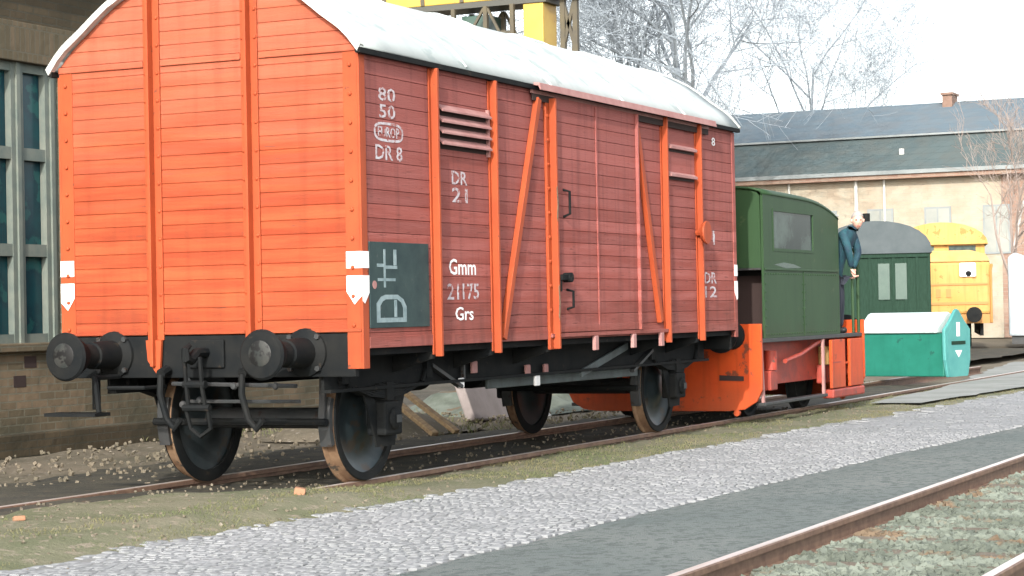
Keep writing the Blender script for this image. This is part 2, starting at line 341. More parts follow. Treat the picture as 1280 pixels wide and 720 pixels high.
# earth and grass verge beside the wagon; it buries the near rail in front of the wheels
def vz(x, y):
    top = lerp([(-9, .012), (-.2, .012), (1.2, -.05), (40, -.056)], x); k = min(1, max(0, (y - sett_top(x) + .10) / .55)); k = k * k * (3 - 2 * k)
    return -.066 * (1 - k) + top * k + .02 * k * fbm(x, y, 2.2)
strip('verge', VERGE, -13, 24, .15, lambda x: sett_top(x) - .25, lambda x: lerp([(-13, .35), (-3, .45), (-.6, .2), (.4, -.78), (24, -.80)], x), 12, vz, .10)
JZ = -.062
strip('cobbled_strip', JOINT, -14, 60, .25, lambda x: sett_bot(x) - .1, sett_top, 6, lambda x, y: JZ, .08, (False, True))
strip('asphalt_path', ASPH, -15, 60, .2, lambda x: -5.215, sett_bot, 8, lambda x, y: -.046 + .02 * min(1, (sett_bot(x) - y) / .4) + .005 * fbm(x, y, 1.2), .05, (False, True))
strip('ballast_bed', BALL, -16, 60, .5, lambda x: -11.5, lambda x: -5.31, 16, lambda x, y: -.138 + .015 * fbm(x, y, 2), .0, (False, False))
strip('concrete_apron', CONC, 14.5, 34, .5, lambda x: lerp([(14.5, -1.9), (34, -2.9)], x), lambda x: lerp([(14.5, -1.2), (20, -.9), (34, .9)], x), 4, lambda x, y: -.02, .12)
strip('yard_track_bed', OILY, 30, 47, 1., lambda x: lerp([(24, 1.6), (46, 2.2)], x), lambda x: 8.5, 6, lambda x, y: .005, .5)

# small pale setts laid in rows across the strip
m = MB(); x = -8.5; row = 0
while x < 34:
    dx = .085 if x < 9 else .14
    a, b = sett_bot(x) + .02, sett_top(x) - .02 + .10 * fbm(x, 9.2, 1.9)
    a += .05 * rnd.random(); y = a + (row % 2) * dx * .4
    while y < b:
        dy = dx * (.8 + .45 * rnd.random())
        if not (y + dy > b - .12 and rnd.random() < .35):
            hx, hy = dx * .5 - .008, dy * .5 - .008
            cx, cy = x + rnd.uniform(-.008, .008), y + dy / 2
            zt = JZ + .012 + .004 * rnd.random() + .012 * fbm(cx, cy, .8); t = rnd.uniform(-.0022, .0022); t2 = rnd.uniform(-.0022, .0022)
            i = len(m.v); k = .80
            c, s_ = math.cos(rnd.uniform(-.12, .12)), math.sin(rnd.uniform(-.12, .12))
            for ux, uy, zz in [(-1, -1, -.03), (1, -1, -.03), (1, 1, -.03), (-1, 1, -.03), (-1, -1, -.0045), (1, -1, -.0045), (1, 1, -.0045), (-1, 1, -.0045), (-k, -k, 0), (k, -k, 0), (k, k, 0), (-k, k, 0)]:
                px, py = ux * hx, uy * hy
                m.v.append((cx + px * c - py * s_, cy + px * s_ + py * c, zt + zz + t * ux + t2 * uy))
            m.f += [(i + 8, i + 9, i + 10, i + 11)]
            for q in range(4):
                q2 = (q + 1) % 4
                m.f += [(i + 4 + q, i + 4 + q2, i + 8 + q2, i + 8 + q), (i + q, i + q2, i + 4 + q2, i + 4 + q)]
        y += dy
    x += dx; row += 1
setts = m.build('cobbles', SETT, smooth=True, fix=False); struct(setts, 'stuff')

# ballast stones by the near track
def stones(m, n, reg, z, s0, s1):
    for _ in range(n):
        x, y = reg()
        if y < -5.3 and abs((x + 3.6 + .325) % .65 - .325) < .10 and rnd.random() < .72: continue
        s = rnd.uniform(s0, s1); zz = z(x, y) + s * .15
        i = len(m.v); M = Matrix.Rotation(rnd.random() * 6.28, 3, 'Z') @ Matrix.Rotation(rnd.random() * 3.1, 3, 'X') @ Matrix.Rotation(rnd.random() * 3.1, 3, 'Y')
        for c in (-1, 1):
            for b in (-1, 1):
                for a in (-1, 1):
                    q = M @ Vector((a * s * rnd.uniform(.5, .85), b * s * rnd.uniform(.4, .75), c * s * rnd.uniform(.3, .65)))
                    m.v.append((x + q.x, y + q.y, zz + q.z))
        m.f += [(i + p0, i + p1, i + p2, i + p3) for p0, p1, p2, p3 in ((0, 2, 3, 1), (4, 5, 7, 6), (0, 1, 5, 4), (2, 6, 7, 3), (0, 4, 6, 2), (1, 3, 7, 5))]
m = MB()
stones(m, 30000, lambda: (-4.2 + 15 * rnd.random() ** 1.5, rnd.uniform(-7.9, -5.33)), lambda x, y: -.135 + .02 * fbm(x, y, 2), .020, .045)
struct(m.build('ballast_stones', STONE, fix=False), 'stuff')
m = MB()
stones(m, 1500, lambda: (rnd.uniform(-5, 16), rnd.uniform(1.4, 4.8)), lambda x, y: -.09 + .05 * min(1, max(0, (y - 2.0) / 2.5)), .010, .032)
stones(m, 1200, lambda: (rnd.uniform(-5, 14), rnd.uniform(-2., .5)), vz, .006, .018)
struct(m.build('gravel', GROUND, fix=False), 'stuff')

# rails and sleepers
def rail_profile(w=.072):
    h = w / 2
    return [(-.065, -.15), (.065, -.15), (.06, -.135), (.009, -.12), (.009, -.045), (h, -.035), (h, -.006), (h - .008, -.0004), (-h + .008, -.0004), (-h, -.006), (-h, -.035), (-.009, -.045), (-.009, -.12), (-.06, -.135)]
def rail(y, x0, x1, label, group):
    t = thing('rail', label, 'rail', (x0, y, 0), group)
    MB().prism([(a + y, b) for a, b in rail_profile()], 'x', x0, x1).build('rail_web', RAILM, t)
    MB().box(x0, x1, y - .026, y + .026, 0, .002).build('rail_top', RAILT, t)
rail(.75, -13, 30, 'rusty rail under the wagon wheels nearer the brick shed', 'rails under the goods wagon')
rail(-.75, -13, 30, 'rusty rail under the near wheels of the wagon beside the grassy verge', 'rails under the goods wagon')
rail(-5.263, -16, 60, 'shiny rail along the edge of the bluegrey asphalt path', 'rails of the empty foreground track')
rail(-6.733, -16, 60, 'shiny rail beyond the ballast stones in the lower corner of the photo', 'rails of the empty foreground track')
ords = ['first', 'second', 'third', 'fourth', 'fifth', 'sixth', 'seventh', 'eighth', 'ninth', 'tenth', 'eleventh', 'twelfth', 'thirteenth']
s0 = None
for k in range(13):
    x = -3.6 + k * .65
    if s0 is None:
        s0 = MB().box(x - .12, x + .12, -7.3, -4.72 - .62, -.25, -.112).build('sleeper', SLEEP, bevel=.012); o = s0
        bx = x
    else:
        o = s0.copy(); col.objects.link(o); o.location.x = x - bx
    tag(o, 'worn wooden sleeper sunk in the ballast, %s counted from the camera' % ords[k], 'sleeper', 'sleepers of the foreground track')

# winter grass in ragged patches along the verge
m = MB()
def blade(x, y, z, h, wdt):
    a = rnd.random() * 6.28; lx, ly = math.cos(a), math.sin(a); b = rnd.random() * 6.28; k = h * rnd.uniform(.2, .9)
    i = len(m.v)
    m.v.extend([(x - lx * wdt, y - ly * wdt, z), (x + lx * wdt, y + ly * wdt, z), (x + math.cos(b) * k * .35, y + math.sin(b) * k * .35, z + h * .65), (x + math.cos(b) * k, y + math.sin(b) * k, z + h)])
    m.f.extend([(i, i + 1, i + 2), (i + 2, i + 1, i + 3)])
n = 0
while n < 22000:
    x = -9 + 31 * rnd.random() ** 1.2; y = rnd.uniform(sett_top(x) - .08, min(.1, -.72 + max(0, -x) * .3))
    if fbm(x, y * 2.2, .75) + .25 * rnd.random() > .13:
        blade(x, y, vz(x, y) - .004, rnd.uniform(.010, .032), .0035); n += 1
for k in range(5000):
    x = rnd.uniform(6, 24); y = rnd.uniform(1.3, 5)
    if fbm(x, y, .5) > 0: blade(x, y, -.11 + .05 * min(1, max(0, (y - 2) / 2.5)), rnd.uniform(.03, .09), .006)
struct(m.build('grass', GRASS, fix=False), 'stuff')

# ------------------------------------------------------------------ goods wagon
WL, HW = 8.49, 1.369
W = thing('goods_wagon', 'red covered goods wagon with an arched white roof on the track', 'railway wagon', (WL / 2, 0, 0))
ARCH = [(1.37, 3.33), (1.31, 3.40), (1.24, 3.468), (1.10, 3.59), (.96, 3.70), (.84, 3.785), (.6, 3.915), (.3, 4.02), (0, 4.055)]
def archy(z):
    if z <= 3.33: return 1.37
    for (a, b), (c, d) in zip(ARCH, ARCH[1:]):
        if z <= d: return a + (c - a) * (z - b) / (d - b)
    return 0.
PB = .108
def groove_levels(z0, z1):
    zs = [(z0, 0)]; k = math.floor(z0 / PB) + 1
    while k * PB < z1 - .01:
        z = k * PB
        zs += [(z - .005, 0), (z, .007), (z + .005, 0)] if z - .007 > z0 + .002 else []
        k += 1
    return zs + [(z1, 0)]
def end_wall(x, sgn):
    m = MB(); zs = groove_levels(1.197, 4.05)
    for z, d in zs:
        hy = archy(z) if z > 3.33 else HW - .002
        m.v += [(x - sgn * d * -1, -hy, z), (x - sgn * d * -1, hy, z)]
    m.f = [(2 * i, 2 * i + 1, 2 * i + 3, 2 * i + 2) for i in range(len(zs) - 1)]
    n = len(m.v)
    m.v += [(x - sgn * -.05, -HW + .004, 1.197), (x - sgn * -.05, HW - .004, 1.197)]
    m.f += [(0, n, n + 1, 1)]
    return m.build('end_wall', ORANGE, W)
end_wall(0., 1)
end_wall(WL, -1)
def side_wall(s, ranges, mt, name, off=0., z0=1.085, z1=3.335):
    for a, b in ranges:
        m = MB(); zs = groove_levels(z0, z1)
        for z, d in zs:
            y = s * (HW + off - d); m.v += [(a, y, z), (b, y, z)]
        m.f = [(2 * i, 2 * i + 1, 2 * i + 3, 2 * i + 2) for i in range(len(zs) - 1)]
        nn = len(zs)
        # edge returns
        m.v += [(a, s * (HW + off - .05), z0), (b, s * (HW + off - .05), z0), (a, s * (HW + off - .05), z1), (b, s * (HW + off - .05), z1)]
        q = 2 * nn
        m.f += [(0, 1, q + 1, q), (2 * nn - 2, 2 * nn - 1, q + 3, q + 2)]
        for e in (0, 1):
            m.f += [tuple([2 * i + e for i in range(nn)] + [q + 2 + e, q + e])]
        o = m.build(name, mt, W)
    return o
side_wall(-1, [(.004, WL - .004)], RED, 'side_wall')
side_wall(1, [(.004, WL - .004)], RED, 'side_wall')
MB().box(.02, WL - .02, -HW + .06, HW - .06, 1.02, 1.10).build('floor', DARK, W)
# roof skin with seams
m = MB(); prof = [(-a - .03 if a > 1.2 else -a, b + .03) for a, b in ARCH]; prof[0] = (-1.43, 3.318)
prof = prof + [(-a, b) for a, b in prof[-2::-1]]
xs_ = [-.075] + [WL * k / 24 for k in range(1, 24)] + [WL + .075]
for x in xs_:
    for a, b in prof: m.v.append((x, a, b + .006 * fbm(x, a, 1.1)))
k = len(prof)
m.f = [(i * k + j, (i + 1) * k + j, (i + 1) * k + j + 1, i * k + j + 1) for i in range(len(xs_) - 1) for j in range(k - 1)]
rf = m.build('roof', ROOF, W, smooth=True)
md = rf.modifiers.new('thick', 'SOLIDIFY'); md.thickness = .03; md.offset = -1
for x in (1.7, 3.4, 5.1, 6.8):
    MB().tube([(x, a, b + .012) for a, b in prof], .012, 6).build('roof_seam', ROOF, rf)
for x in (-.085, WL + .03):
    MB().add([(x + d, a * sc, b + up) for d in (0, .055) for (a, b) in prof for sc, up in ((1.004, .012), (.985, -.035))],
        [f_ for j in range(len(prof) - 1) for f_ in (
            (2 * j, 2 * j + 2, 2 * j + 3, 2 * j + 1),
            (2 * k + 2 * j, 2 * k + 2 * j + 1, 2 * k + 2 * j + 3, 2 * k + 2 * j + 2),
            (2 * j, 2 * k + 2 * j, 2 * k + 2 * j + 2, 2 * j + 2),
            (2 * j + 1, 2 * j + 3, 2 * k + 2 * j + 3, 2 * k + 2 * j + 1))]).build('roof_edge', RIM, W)
for s in (-1, 1):
    MB().box(-.07, WL + .07, s * 1.405 - .02, s * 1.405 + .02, 3.272, 3.312).build('gutter', DARK, W)
# end posts (channel section), mouldings
for x, d in ((0, -1), (WL, 1)):
    for y in (.47, -.425):
        zt = 3.93
        m = MB()
        m.box(min(x + d * .001, x + d * .016), max(x + d * .001, x + d * .016), y - .075, y + .075, 1.16, zt)
        m.box(min(x + d * .016, x + d * .085), max(x + d * .016, x + d * .085), y - .016, y + .012, .955 if y > 0 else 1.13, zt)
        m.build('end_post', POST, W, bevel=.004)
        if y > 0: MB().prism([(y - .07, 1.16), (y + .075, 1.16), (y + .06, 1.0), (y - .02, .90), (y - .05, .90)], 'x', x + d * .02, x + d * .045).build('post_foot', POST, W)
    for y0, y1 in ((-1.362, -.51), (-.345, .39), (.55, 1.362)):
        MB().box(x - .018 if d < 0 else x + .002, x - .002 if d < 0 else x + .018, y0, y1, 3.295, 3.345).build('end_moulding', ORANGE, W, bevel=.006)
        MB().box(x - .016 if d < 0 else x + .002, x - .002 if d < 0 else x + .016, y0, y1, 1.20, 1.225).build('end_moulding', ORANGE, W, bevel=.004)
# corner posts
for s in (-1, 1):
    for x, d in ((0, 1), (WL, -1)):
        m = MB()
        xa, xb = sorted((x - d * .006, x + d * .085)); ya, yb = sorted((s * (HW + .008), s * (HW - .012)))
        m.box(xa, xb, ya, yb, .925 if d > 0 else 1.0, 3.27)
        xa, xb = sorted((x - d * .0065, x + d * .012)); ya, yb = sorted((s * (HW - .012), s * (HW - .13)))
        m.box(xa, xb, ya, yb, .925 if d > 0 else 1.0, 3.30)
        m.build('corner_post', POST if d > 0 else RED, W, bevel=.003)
# side posts, braces, sill, door
S = -1
yo = -HW
for x in (1.16, 2.24, 6.25, 7.25):
    m = MB()
    m.box(x - .048, x + .048, yo - .014, yo - .002, 1.0, 3.27).box(x - .02, x + .012, yo - .075, yo - .014, .985, 3.27)
    m.build('side_post', POST, W, bevel=.004)
    m = MB(); m.box(x - .048, x + .048, HW + .002, HW + .07, 1.0, 3.27); m.build('side_post', POST, W)
# door side: post frame
m = MB(); m.box(3.34, 3.50, yo - .030, yo - .002, .985, 3.25).box(3.40, 3.435, yo - .095, yo - .030, .99, 3.22); m.build('door_post', POST, W, bevel=.005)
def brace(x0, z0, x1, z1, mt=POST, wd=.07, dp=.05):
    d = Vector((x1 - x0, 0, z1 - z0)).normalized(); nrm = Vector((d.z, 0, -d.x))
    p0, p1 = Vector((x0, yo - .003 - dp / 2, z0)), Vector((x1, yo - .003 - dp / 2, z1))
    MB().bar(p0, p1, wd, dp, (0, 1, 0)).build('diagonal_brace', mt, W, bevel=.004)
brace(3.17, 3.20, 2.36, 1.10)
brace(5.50, 3.10, 6.06, 1.20, POST, .075, .05)
def bolts(pts, axis, s, mt=POST):
    m = MB()
    for p in pts: m.lathe([(.017, 0), (.015, s * .008), (.008, s * .012), (0, s * .012)], p, axis, 6, closed=False)
    m.build('rivets', mt, W)
for x in (): bolts([(x + e * .034, yo - .0142, 1.12 + .216 * k) for k in range(10) for e in (-1,)], 'y', -1)
bolts([(3.365, yo - .0302, 1.12 + .216 * k) for k in range(10)] + [(3.475, yo - .0302, 1.12 + .216 * k) for k in range(10)], 'y', -1)
for y in (.47, -.425): bolts([(-.0162, y + e * .055, 1.30 + .216 * k) for k in range(12) for e in (-1, 1)], 'x', -1)
bolts([(-.0125, -1.30, 1.25 + .216 * k) for k in range(10)] + [(-.0125, 1.30, 1.25 + .216 * k) for k in range(10)], 'x', -1)
# bottom sill
MB().box(.09, WL - .09, yo - .010, yo - .001, 1.075, 1.16).build('sill', RED, W, bevel=.003)
MB().box(3.35, 6.3, yo - .05, yo - .012, 1.09, 1.125).build('door_sill_rail', RED, W, bevel=.004)
for x in (4.35, 5.30, 6.05):
    MB().box(x - .04, x + .04, yo - .055, yo - .02, .955, 1.09).build('rail_bracket', LOUV, W, bevel=.006)
# sliding door
D = side_wall(-1, [(3.515, 5.455)], RED, 'sliding_door', .040, 1.13, 3.24)
for x, w_ in ((4.44, .035),):
    MB().box(x - w_ / 2, x + w_ / 2, yo - .052, yo - .041, 1.14, 3.23).build('door_batten', RED, D, bevel=.003)
MB().box(5.425, 5.455, yo - .075, yo - .0415, 1.13, 3.24).build('door_edge', RED, D, bevel=.004)
MB().box(3.52, 5.42, yo - .050, yo - .0415, 1.135, 1.20).build('door_bottom_rail', RED, D, bevel=.003)
MB().tube([(3.66, yo - .03, 2.42), (3.67, yo - .10, 2.40), (3.67, yo - .10, 2.20), (3.66, yo - .03, 2.17)], .013, 6).build('door_handle', DARK, D)
MB().tube([(3.70, yo - .03, 1.52), (3.71, yo - .10, 1.50), (3.71, yo - .10, 1.36), (3.70, yo - .03, 1.34)], .013, 6).build('door_handle', DARK, D)
m = MB(); m.box(3.44, 3.66, yo - .12, yo - .075, 1.60, 1.65).cyl((3.60, yo - .14, 1.625), (3.60, yo - .06, 1.625), .045, n=10).box(3.44, 3.47, yo - .10, yo - .05, 1.50, 1.62)
m.build('door_latch', DARK, D, bevel=.004)
for z in (2.28, 1.40):
    MB().prism([(3.385, z + .14), (3.40, z + .16), (3.425, z), (3.40, z - .16), (3.38, z - .12), (3.40, z)], 'y', yo - .101, yo - .097).build('rust_stain', RUST, D)
# top door rail
m = MB(); m.prism([(yo - .02, 3.335), (yo - .02, 3.24), (yo - .035, 3.24), (yo - .035, 3.31), (yo - .10, 3.30), (yo - .115, 3.262), (yo - .125, 3.262), (yo - .112, 3.325)], 'x', 3.03, 7.60)
m.build('door_rail', LOUV, W, bevel=.002)
MB().box(3.06, 7.58, yo - .033, yo - .020, 3.18, 3.262).build('rail_track', SHAFT, W)
# louvred vents
def vent(x0, x1, z0, z1, n, mt):
    MB().box(x0, x1, yo - .004, yo - .001, z0, z1).build('vent_opening', SHAFT, W)
    m = MB(); h = (z1 - z0) / n
    for i in range(n):
        zb = z0 + i * h
        m.prism([(yo - .006, zb + h * .98), (yo - .010, zb + h), (yo - .062, zb + h * .48), (yo - .062, zb + h * .33), (yo - .052, zb + h * .33)], 'x', x0, x1)
    m.box(x0 - .025, x0 - .001, yo - .03, yo - .002, z0 - .02, z1 + .02).box(x1 + .001, x1 + .025, yo - .03, yo - .002, z0 - .02, z1 + .02)
    m.build('louvre', mt, W)
vent(1.26, 2.16, 2.645, 3.00, 4, LOUV)
MB().box(6.36, 7.17, yo - .018, yo - .002, 2.70, 3.14).build('vent_flap', RED, W, bevel=.004)
for z in (2.985, 2.70):
    MB().prism([(yo - .018, z + .03), (yo - .06, z + .005), (yo - .06, z - .02), (yo - .018, z - .02)], 'x', 6.38, 7.15).build('vent_lip', LOUV, W)
    MB().box(6.38, 7.15, yo - .022, yo - .0185, z - .05, z - .022).build('vent_slot', SHAFT, W)
# marking board with faded chalk-like signs
B = MB().box(.10, 1.06, yo - .012, yo - .002, 1.225, 1.875).build('marking_board', BOARD, W, bevel=.002)
yb = yo - .0145
m = MB()
m.box(.315, .345, yb, yb + .002, 1.53, 1.82).box(.475, .52, yb, yb + .002, 1.70, 1.82)
m.box(.21, .312, yb, yb + .002, 1.685, 1.71).box(.348, .53, yb, yb + .002, 1.672, 1.697)
m.box(.22, .312, yb, yb + .002, 1.578, 1.60).box(.348, .50, yb, yb + .002, 1.578, 1.60)
m.build('chalk_sign', CHALK2, B)
m = MB()
ou = [(.19, 1.265), (.19, 1.41), (.26, 1.46), (.33, 1.475), (.53, 1.475), (.62, 1.44), (.67, 1.385), (.67, 1.265)]
inn = [(.25, 1.30), (.25, 1.39), (.29, 1.425), (.34, 1.44), (.52, 1.44), (.58, 1.415), (.61, 1.375), (.61, 1.30)]
nn = len(ou)
for y_ in (yb, yb + .002):
    m.v += [(a, y_, b) for a, b in ou] + [(a, y_, b) for a, b in inn]
for q in range(nn):
    q2 = (q + 1) % nn
    m.f += [(q, q2, nn + q2, nn + q)]
m.box(.475, .515, yb, yb + .002, 1.305, 1.435)
m.build('chalk_sign', CHALK2, B)
MB().cyl((.17, yb, 1.55), (.17, yb + .004, 1.55), .032, n=12).build('red_dot', LOUV, B)

def text(body, x0, x1, z0, z1, y, parent, material, name='lettering'):
    cu = bpy.data.curves.new('lettering', 'FONT'); cu.body = body; cu.extrude = .0008; cu.resolution_u = 2; cu.offset = .012
    to = bpy.data.objects.new('lettering', cu); col.objects.link(to)
    bpy.context.view_layer.update()
    me = bpy.data.meshes.new_from_object(to.evaluated_get(bpy.context.evaluated_depsgraph_get()))
    bpy.data.objects.remove(to)
    xs_ = [v.co.x for v in me.vertices]; ys_ = [v.co.y for v in me.vertices]
    a, b, c, d = min(xs_), max(xs_), min(ys_), max(ys_)
    rl = parent
    while rl.parent: rl = rl.parent
    for v in me.vertices:
        v.co = Vector((x0 + (v.co.x - a) / (b - a) * (x1 - x0), y - v.co.z * .5, z0 + (v.co.y - c) / (d - c) * (z1 - z0))) - rl.location
    me.materials.clear(); me.materials.append(material)
    o = bpy.data.objects.new(name, me); col.objects.link(o); o.parent = parent
    return o
yt = yo - .003
text('80', .30, .57, 2.95, 3.055, yt, W, CHALK)
text('50', .31, .57, 2.82, 2.925, yt, W, CHALK)
m = MB(); oo, ii = [], []
for q in range(24):
    t = 2 * math.pi * q / 24
    cx = math.copysign(abs(math.cos(t)) ** .55, math.cos(t)); sz = math.copysign(abs(math.sin(t)) ** .7, math.sin(t))
    oo.append((.455 + .235 * cx, 2.715 + .075 * sz)); ii.append((.455 + .21 * cx, 2.715 + .055 * sz))
for q in range(24): m.v += [(oo[q][0], yt, oo[q][1]), (ii[q][0], yt, ii[q][1])]
m.f = [(2 * q, 2 * ((q + 1) % 24), 2 * ((q + 1) % 24) + 1, 2 * q + 1) for q in range(24)]
m.build('lettering_frame', CHALK, W)
text('EUROP', .285, .625, 2.675, 2.755, yt, W, CHALK)
text('DR 8', .24, .67, 2.50, 2.615, yt, W, CHALK)
text('DR', 1.51, 1.79, 2.37, 2.48, yt, W, CHALK)
text('21', 1.51, 1.79, 2.225, 2.345, yt, W, CHALK)
text('Gmm', 1.43, 1.92, 1.635, 1.765, yt, W, WHITE)
text('21', 1.39, 1.60, 1.435, 1.565, yt, W, CHALK)
text('175', 1.67, 1.97, 1.435, 1.565, yt, W, CHALK)
text('Grs', 1.53, 1.86, 1.265, 1.375, yt, W, WHITE)
text('8', 7.76, 7.87, 3.08, 3.17, yt, W, WHITE)
text('1', 7.74, 7.80, 2.01, 2.16, yt, W, CHALK)
text('DR', 7.45, 7.83, 1.59, 1.71, yt, W, CHALK)
text('12', 7.45, 7.83, 1.44, 1.56, yt, W, CHALK)
# corner plates: white rectangle above a white shield
for x, d in ((0, -1), (WL, 1)):
    for s in (-1, 1):
        xa, xb = sorted((x + d * .0085, x + d * .013))
        MB().box(xa, xb, *sorted((s * (HW + .005), s * (HW - .125))), 1.675, 1.80).build('corner_plate', WHITE, W)
        poly = [(s * (HW + .005), 1.62), (s * (HW - .125), 1.62), (s * (HW - .125), 1.50), (s * (HW - .06), 1.405), (s * (HW + .005), 1.47)]
        MB().prism(poly, 'x', xa, xb).build('corner_shield', WHITE, W)
        if s < 0:
            xc, xd = sorted((x + d * .010, x - d * .09))
            MB().box(xc, xd, yo - .0125, yo - .009, 1.675, 1.80).build('corner_plate', WHITE, W)
            poly = [(x + d * .01, 1.62), (x - d * .09, 1.62), (x - d * .09, 1.49), (x - d * .02, 1.41), (x + d * .01, 1.43)]
            MB().prism(poly, 'y', yo - .0125, yo - .009).build('corner_shield', WHITE, W)
# lamp bracket disc on the far post
m = MB(); m.lathe([(.0, 0), (.12, 0), (.125, .015), (.10, .05), (.0, .06)], (7.17, yo - .15, 2.12), 'y', 18, closed=False).cyl((7.17, yo - .12, 2.12), (7.2, yo - .02, 2.12), .035, n=8)
m.build('lamp_bracket', POST, W, smooth=True)

# underframe
for s in (-1, 1):
    m = MB(); y = s * .98
    m.box(.06, WL - .06, y - .012, y + .012, .74, 1.02).box(.06, WL - .06, y - .07, y - .0125, .74, .765).box(.06, WL - .06, y - .07, y - .0125, .995, 1.02)
    m.build('solebar', DARK, W)
for x in (1.16, 2.24, 3.42, 6.25, 7.25):
    MB().prism([(-HW + .012, 1.02), (-.995, 1.02), (-.995, .86), (-HW + .012, .97)], 'x', x - .02, x + .02).build('bracket', DARK, W)
for x, d in ((0, -1), (WL, 1)):
    xa, xb = sorted((x + d * .002, x - d * .055))
    MB().box(xa, xb, -1.30, 1.30, .865, 1.19).build('headstock', DARK, W, bevel=.006)
    for y in (-.875, .875):
        bf = MB().lathe([(0, 0), (.185, 0), (.18, d * .02), (.115, d * .05), (.105, d * .30), (.09, d * .31), (.09, d * .47), (0, d * .47)], (x + d * .003, y, 1.05), 'x', 24, closed=False).build('buffer', DARK, W, smooth=True)
        MB().lathe([(0, d * .468), (.12, d * .47), (.180, d * .60), (.187, d * .622), (.17, d * .643), (.10, d * .652), (0, d * .655)], (x, y, 1.05), 'x', 32, closed=False).build('buffer_head', DARK, bf, smooth=True)
        MB().lathe([(0, d * .655), (.09, d * .6555), (.095, d * .6535), (0, d * .65)], (x, y, 1.06), 'x', 24, closed=False).build('worn_patch', WORN, bf, smooth=True)
        m = MB()
        for a in (-.12, .12):
            m.cyl((x + d * .02, y + a, 1.05 + abs(a)), (x + d * .05, y + a, 1.05 + abs(a)), .022, n=6).cyl((x + d * .02, y + a, 1.05 - abs(a)), (x + d * .05, y + a, 1.05 - abs(a)), .022, n=6)
        m.build('bolt', GREY, bf)
    # draw hook and screw coupling
    m = MB(); m.box(*sorted((x + d * .004, x + d * .03)), -.16, .16, .94, 1.16).build('draw_plate', DARK, W, bevel=.01)
    m = MB(); m.tube([(x + d * .03, 0, 1.06), (x + d * .16, 0, 1.06), (x + d * .24, 0, 1.01), (x + d * .30, 0, 1.02), (x + d * .31, 0, 1.09), (x + d * .25, 0, 1.12)], [.04, .04, .045, .04, .03, .018], 8)
    m.build('draw_hook', DARK, W, smooth=True)
    m = MB()
    for y in (-.07, .07):
        m.tube([(x + d * .22, y, 1.03), (x + d * .20, y, .80), (x + d * .16, y * 1.1, .62)], .018, 6)
    m.cyl((x + d * .17, -.12, .64), (x + d * .17, .12, .64), .028, n=8).cyl((x + d * .19, -.10, .82), (x + d * .19, .10, .82), .03, n=8)
    m.tube([(x + d * .17, -.10, .64), (x + d * .12, -.09, .48), (x + d * .12, 0, .42), (x + d * .12, .09, .48), (x + d * .17, .10, .64)], .018, 6)
    m.build('screw_coupling', DARK, W, smooth=True)
    for y in (-.38, .36):
        m = MB(); m.tube([(x + d * .05, y, .90), (x + d * .12, y, .88), (x + d * .16, y - .02, .74), (x + d * .13, y - .06, .55), (x + d * .15, y - .14, .48), (x + d * .15, y - .20, .55)], .026, 8)
        m.cyl((x + d * .03, y, .93), (x + d * .12, y, .90), .04, n=8)
        m.build('brake_hose', DARK, W, smooth=True)
    # shunter's step hung below the shed-side buffer
    m = MB(); xx = x + d * .38
    m.tube([(xx, .80, .90), (xx, .78, .84), (xx, .755, .615)], .022, 6).tube([(xx, .80, .88), (x + d * .05, .80, .88)], .02, 6)
    m.box(xx - .10, xx + .10, .72, 1.20, .585, .612)
    m.tube([(x + d * .03, .38, .80), (xx - d * .1, .40, .80), (xx - d * .1, .74, .80)], .016, 6)
    m.build('shunter_step', DARK, W)
    # lamp-iron
    MB().box(*sorted((x + d * .02, x + d * .05)), 1.0, 1.06, .62, .9).build('step_iron', DARK, W)
